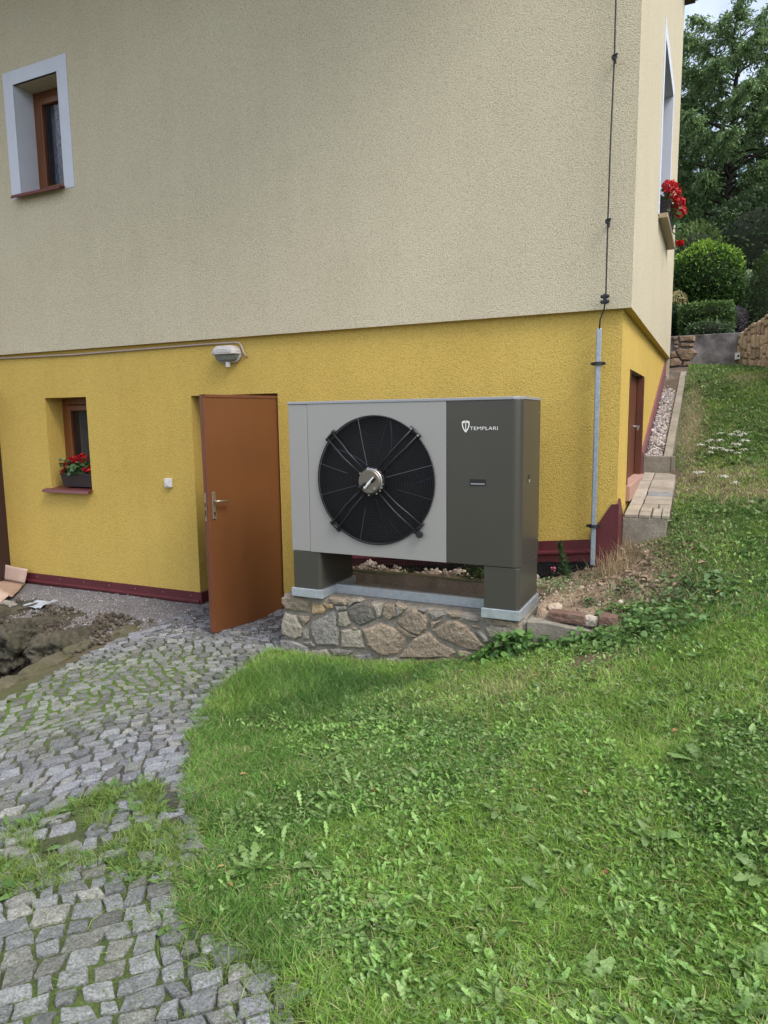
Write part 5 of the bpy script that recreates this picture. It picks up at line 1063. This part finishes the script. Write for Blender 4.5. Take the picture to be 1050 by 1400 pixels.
# upright conifer-like plant
t = thing('young_conifer', 'small feathery green shoot standing before the black membrane', 'plant', (-.93, 5.20, float(height(-.93, 5.2))))
n = 520; hh = RNG.random(n); P = np.stack([-.03*0-.07*hh+RNG.normal(0, .022, n)*(1.15-hh), RNG.normal(0, .02, n)*(1.1-hh), .02+hh*.30], -1)
V, T, H = scatter_leaves(P, RNG.uniform(0, 6.28, n), RNG.uniform(.4, 1.3, n), RNG.uniform(.02, .045, n), greens(n, (.035, .09, .03), (.09, .16, .06)), 'thin'); np_mesh('foliage', V, T, M['leaf'], H, parent=t)['kind'] = 'stuff'
g = MB(); g.tube([(0, 0, 0), (-.03, 0, .15), (-.075, 0, .34)], [.004, .003, .001], 5, hue=(.06, .08, .03)); g.build('stem', M['leaf'], t)
t = thing('pink_flower', 'single pink flower against the black membrane', 'flower', (-1.06, 5.28, -1.25))
n = 30; d = RNG.normal(size=(n, 3)); d /= np.linalg.norm(d, axis=1)[:, None]; V, T, H = scatter_leaves(d*.014+np.array([0, 0, .085]), RNG.uniform(0, 6.28, n), RNG.uniform(-1, 1, n), RNG.uniform(.012, .02, n), np.ones((n, 3))*np.array([.75, .28, .38]), 'round')
np_mesh('blossom', V, T, M['leaf'], H, parent=t); g = MB(); g.tube([(0, 0, 0), (0, 0, .08)], .0025, 5, hue=(.06, .12, .04)); g.build('stem', M['leaf'], t)
# yarrow
YR = [(0.073, 7.868), (0.227, 7.786), (0.181, 7.727), (0.249, 7.681), (0.286, 7.705), (0.296, 7.554), (-0.034, 7.688), (-0.001, 7.703), (0.075, 7.603), (0.193, 7.471), (0.233, 7.465), (0.284, 7.373), (0.001, 7.351), (0.072, 7.467), (0.117, 7.437), (0.157, 7.371), (-0.096, 7.551), (0.012, 7.487), (0.224, 7.279), (-0.108, 6.933), (-0.065, 6.934), (0.117, 6.643), (0.199, 6.459)]
def umbel():
    n = 46; r_ = np.sqrt(RNG.random(n))*.042; a = RNG.uniform(0, 6.28, n); P = np.stack([r_*np.cos(a), r_*np.sin(a), .155-r_*r_*9+RNG.uniform(-.006, .004, n)], -1)
    return scatter_leaves(P, a, RNG.uniform(-.9, .9, n), RNG.uniform(.010, .016, n), np.ones((n, 3))*RNG.uniform(.8, 1.1, (n, 1)), 'round')
V, T, H = umbel(); um = np_mesh('flower_head', V, T, M['petal_white'], H).data; bpy.data.objects.remove(bpy.data.objects['flower_head'])
g = MB(); g.tube([(0, 0, 0), (.005, 0, .145)], .003, 5, hue=(.12, .16, .06))
for k in range(6): a = k*1.05; g.tube([(.004, 0, .12), (.025*math.cos(a), .025*math.sin(a), .147)], .0015, 4, hue=(.12, .16, .06))
_s = g.build('stem', M['leaf']); stm = _s.data; bpy.data.objects.remove(_s)
n = 26; P = np.stack([RNG.normal(0, .02, n), RNG.normal(0, .02, n), RNG.uniform(.01, .06, n)], -1); V, T, H = scatter_leaves(P, RNG.uniform(0, 6.28, n), RNG.uniform(0, 1, n), RNG.uniform(.03, .06, n), greens(n, (.08, .14, .05), (.15, .20, .08)), 'thin'); _s = np_mesh('foliage', V, T, M['leaf'], H); lfm = _s.data; bpy.data.objects.remove(_s)
for i, (x, y) in enumerate(YR):
    t = thing('yarrow', 'white flat-topped yarrow flower standing in the upper lawn', 'flower', (x, y, float(height(x, y))-.03), 'white yarrow flowers in the upper lawn', RNG.uniform(0, 6))
    for nm, me in (('flower_head', um), ('stem', stm), ('foliage', lfm)): o = bpy.data.objects.new(nm, me); C.objects.link(o); o.parent = t
    t.scale = (RNG.uniform(.5, .95),)*2+(RNG.uniform(.6, .95),)
# fallen leaves on the bank and lawn
n = 260; X = RNG.normal(-.42, .2, n); Y = RNG.normal(5.2, .25, n); k = (X > -.75) & (Y < 5.6); X, Y = X[k], Y[k]; n = len(X)
parts_ = [scatter_leaves(np.stack([X, Y, height(X, Y)+.012], -1), RNG.uniform(0, 6.28, n), RNG.uniform(-.4, .4, n), RNG.uniform(.03, .07, n), greens(n, (.22, .14, .09), (.42, .32, .24), .3), 'oval', RNG.normal(0, .5, n))]
X, Y = lawn_pts(60, -2.0, 1.2, 1.3, 8, .3, 77); n = len(X); parts_.append(scatter_leaves(np.stack([X, Y, height(X, Y)+.03], -1), RNG.uniform(0, 6.28, n), RNG.uniform(-.3, .3, n), RNG.uniform(.02, .045, n), greens(n, (.28, .14, .06), (.40, .30, .12), .3), 'oval'))
V, T, H = cat_meshes(parts_); props(np_mesh('fallen_leaves', V, T, M['leaf'], H), 'brown fallen leaves on the bank and lawn', kind='stuff')

# ------------------------------------------------------------------ garden behind: shrubs and trees
def bush(name, label, c, r, n, ls, c0, c1, shape='round', tip=None, kind='oval', cat='bush'):
    root = thing(name, label, cat, (c[0], c[1], c[2]-r[2])); d = RNG.normal(size=(n, 3)); d /= np.linalg.norm(d, axis=1)[:, None]
    if shape == 'box': d = d/np.max(np.abs(d)**1, axis=1)[:, None]*.9; d *= (1-.12*(np.sum(d*d, 1)-.8)[:, None]*.5)
    if shape == 'cone': z = RNG.uniform(-1, 1, n); a = RNG.uniform(0, 6.28, n); rr_ = np.sqrt(np.clip(1-((z+1)/2)**1.6, 0, 1)); d = np.stack([rr_*np.cos(a), rr_*np.sin(a), z], -1)
    lumpn = np.array([fbm(Vector(q)*2.6+Vector((c[0], c[1], 0)), 1, 3) for q in d])
    k = (1+.10*lumpn)*RNG.uniform(.86, 1.02, n); P = np.array(c)+d*k[:, None]*np.array(r)
    hue = greens(n, c0, c1, .3)
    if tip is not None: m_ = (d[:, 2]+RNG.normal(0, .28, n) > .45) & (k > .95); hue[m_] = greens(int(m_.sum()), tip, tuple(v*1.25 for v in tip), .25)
    az = np.arctan2(d[:, 1], d[:, 0])+RNG.normal(0, .7, n); el = np.arcsin(np.clip(d[:, 2]/np.linalg.norm(d, axis=1), -1, 1))*.6+RNG.normal(.2, .6, n)
    V, T, H = scatter_leaves(P, az, el, RNG.uniform(*ls, n), hue, kind, RNG.uniform(-1.5, 1.5, n)); rel(np_mesh('foliage', V, T, M['tree_leaf'], H), root)['kind'] = 'stuff'
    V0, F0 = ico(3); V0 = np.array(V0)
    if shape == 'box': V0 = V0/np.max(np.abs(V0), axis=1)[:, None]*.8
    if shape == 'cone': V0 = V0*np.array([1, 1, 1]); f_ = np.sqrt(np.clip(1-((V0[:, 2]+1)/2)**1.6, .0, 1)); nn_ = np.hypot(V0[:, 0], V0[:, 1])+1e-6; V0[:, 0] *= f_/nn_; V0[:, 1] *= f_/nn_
    rel(np_mesh('foliage_core', np.array(c)+V0*np.array(r)*.80, F0, M['core_dark'], smooth=True), root)  # solid near-black core added behind the leaves; inner shade put into its colour
    return root
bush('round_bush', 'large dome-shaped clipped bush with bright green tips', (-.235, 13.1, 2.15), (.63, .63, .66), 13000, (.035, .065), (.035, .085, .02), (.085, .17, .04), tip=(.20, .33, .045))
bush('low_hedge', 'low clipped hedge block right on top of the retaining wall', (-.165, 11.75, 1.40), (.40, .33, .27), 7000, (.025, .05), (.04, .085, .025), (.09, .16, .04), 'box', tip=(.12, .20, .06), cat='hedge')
bush('dark_shrub', 'dark shrub half hidden behind the house corner', (-.62, 12.0, 1.38), (.20, .3, .30), 2200, (.03, .05), (.02, .05, .02), (.04, .08, .03))
bush('yew_cone', 'dark conical yew at the right edge of the photo', (.70, 12.2, 1.62), (.46, .46, .78), 9000, (.03, .06), (.03, .065, .015), (.065, .12, .03), 'cone', kind='thin')
bush('lavender', 'greyish purple lavender between hedge and yew', (.25, 12.0, 1.40), (.17, .2, .20), 1500, (.02, .045), (.12, .10, .13), (.24, .19, .27), kind='thin', cat='plant')
bush('hosta', 'pale leafy plant between the dome bush and the yew', (.35, 13.2, 2.02), (.24, .3, .28), 900, (.05, .10), (.16, .24, .14), (.30, .38, .22), kind='oval', cat='plant')
bush('hydrangea', 'cream flowering shrub peeping out beside the house wall', (-.60, 12.6, 1.85), (.14, .2, .14), 700, (.02, .035), (.45, .42, .20), (.65, .60, .35), kind='round', cat='plant')
bush('trailing_plant', 'green seedlings hanging over the top of the concrete wall', (-.10, 11.35, 1.22), (.32, .10, .13), 500, (.03, .055), (.06, .12, .05), (.13, .20, .09), cat='plant')
bush('light_shrub', 'tall light green shrub in front of the dark trees', (-.45, 15.8, 2.9), (.60, .7, .9), 3000, (.05, .09), (.07, .12, .03), (.13, .20, .06))
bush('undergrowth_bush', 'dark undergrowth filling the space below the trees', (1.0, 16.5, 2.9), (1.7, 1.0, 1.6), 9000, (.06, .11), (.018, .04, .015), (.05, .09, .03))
def tree(label, base, hgt, rad, nlimb, c0, c1, lsz, seed, droop=.5, dens=1.0, zlow=.18, per=26):
    rg = np.random.default_rng(seed); root = thing('tree', label, 'tree', base); b = Vector((0, 0, 0)); g = MB()
    tp = [(0, 0, -.6), (.05*hgt*.1, 0, hgt*.3), (.0, .1, hgt*.6), (.1, 0, hgt*.97)]; g.tube(tp, [.02*hgt, .015*hgt, .009*hgt, .002*hgt], 8); tr = g.build('trunk', M['bark'], root, smooth=True)
    br = MB(); LP, LA, LE, LH = [], [], [], []
    for i in range(nlimb):
        t_ = zlow+(1-zlow)*(i+rg.random())/nlimb; z0 = t_*hgt*.96; az = i*2.399+rg.uniform(-.4, .4); prof = math.sin(math.pi*min(1, (1-t_)/(1-zlow)*.80+.10))**.7; L = rad*prof*rg.uniform(.72, 1.12)
        upw = .55*(t_) + .15; pts = []
        for s_ in np.linspace(0, 1, 8):
            rr_ = L*s_; pts.append((rr_*math.cos(az+.25*s_), rr_*math.sin(az+.25*s_), z0+L*(upw*s_-droop*s_*s_)+rg.normal(0, .02)))
        br.tube(pts, [.013*L*(1-.85*q) for q in np.linspace(0, 1, 8)], 5)
        nt_ = int(per*dens*max(.5, L/rad)*1.6)
        for k in range(nt_):
            s_ = rg.uniform(.18, 1)**.8; j = min(6, int(s_*7)); f_ = s_*7-j; p0 = np.array(pts[j])*(1-f_)+np.array(pts[j+1])*f_
            ta = az+rg.normal(0, .9); tl = rg.uniform(.25, .65)*rad*.28*(1.25-.6*s_); te = rg.uniform(-.5, .5); m_ = 16
            q = np.linspace(0.1, 1, m_)[:, None]; dirv = np.array([math.cos(ta)*math.cos(te), math.sin(ta)*math.cos(te), math.sin(te)])
            tw = p0+dirv*tl*q+np.array([0, 0, -1])*tl*.5*q*q; LP.append(tw+rg.normal(0, .025*rad*.3, (m_, 3))); LA.append(ta+rg.normal(0, .8, m_)); LE.append(te-.5+rg.normal(0, .5, m_))
            v_ = rg.uniform(.75, 1.25); t2 = rg.random(); LH.append(np.tile((np.array(c0)*(1-t2)+np.array(c1)*t2)*v_, (m_, 1))*rg.uniform(.8, 1.2, (m_, 1)))
            if k % 3 == 0: br.tube([tuple(p0), tuple(tw[-1])], [.006, .002], 3, caps=False)
    sub(br.build('branches', M['bark'], smooth=True), root)
    P = np.concatenate(LP); n = len(P); V, T, H = scatter_leaves(P, np.concatenate(LA), np.concatenate(LE), rg.uniform(*lsz, n), np.concatenate(LH), 'thin', rg.uniform(-1.5, 1.5, n), 1.9)
    cr = np_mesh('crown', V, T, M['tree_leaf'], H, parent=root); cr['kind'] = 'stuff'
    return root
tree('tall feathery green tree rising behind the dome bush', (.10, 20.5, 2.4), 7.1, 2.9, 90, (.09, .16, .06), (.20, .31, .12), (.055, .10), 3, .35, 3.2)
tree('dark tree partly hidden by the house corner', (-2.6, 23, 2.6), 8.0, 3.0, 50, (.04, .08, .03), (.08, .14, .05), (.08, .14), 5, .45, 1.1)
tree('dark spreading tree at the right edge behind the yew', (3.3, 22, 2.6), 6.4, 3.2, 60, (.07, .13, .055), (.15, .24, .10), (.07, .12), 8, .5, 1.2)
tree('large dark tree farthest back on the hillside', (1.0, 29, 3.6), 6.6, 4.6, 46, (.025, .05, .022), (.055, .09, .035), (.16, .28), 12, .5, .9)
o = np_mesh('far_wood', *(lambda v, t_, h: (v, t_, M['tree_leaf'], h))(*scatter_leaves(np.stack([RNG.uniform(-16, 16, 9000), RNG.uniform(33, 37, 9000), 3.5+RNG.random(9000)**1.3*5.2], -1), RNG.uniform(0, 6.28, 9000), RNG.uniform(-1, 1, 9000), RNG.uniform(.3, .7, 9000), greens(9000, (.02, .045, .02), (.05, .08, .035)), 'oval', RNG.uniform(-1.5, 1.5, 9000))))
props(o, 'dark wood on the slope far behind the garden', kind='stuff')
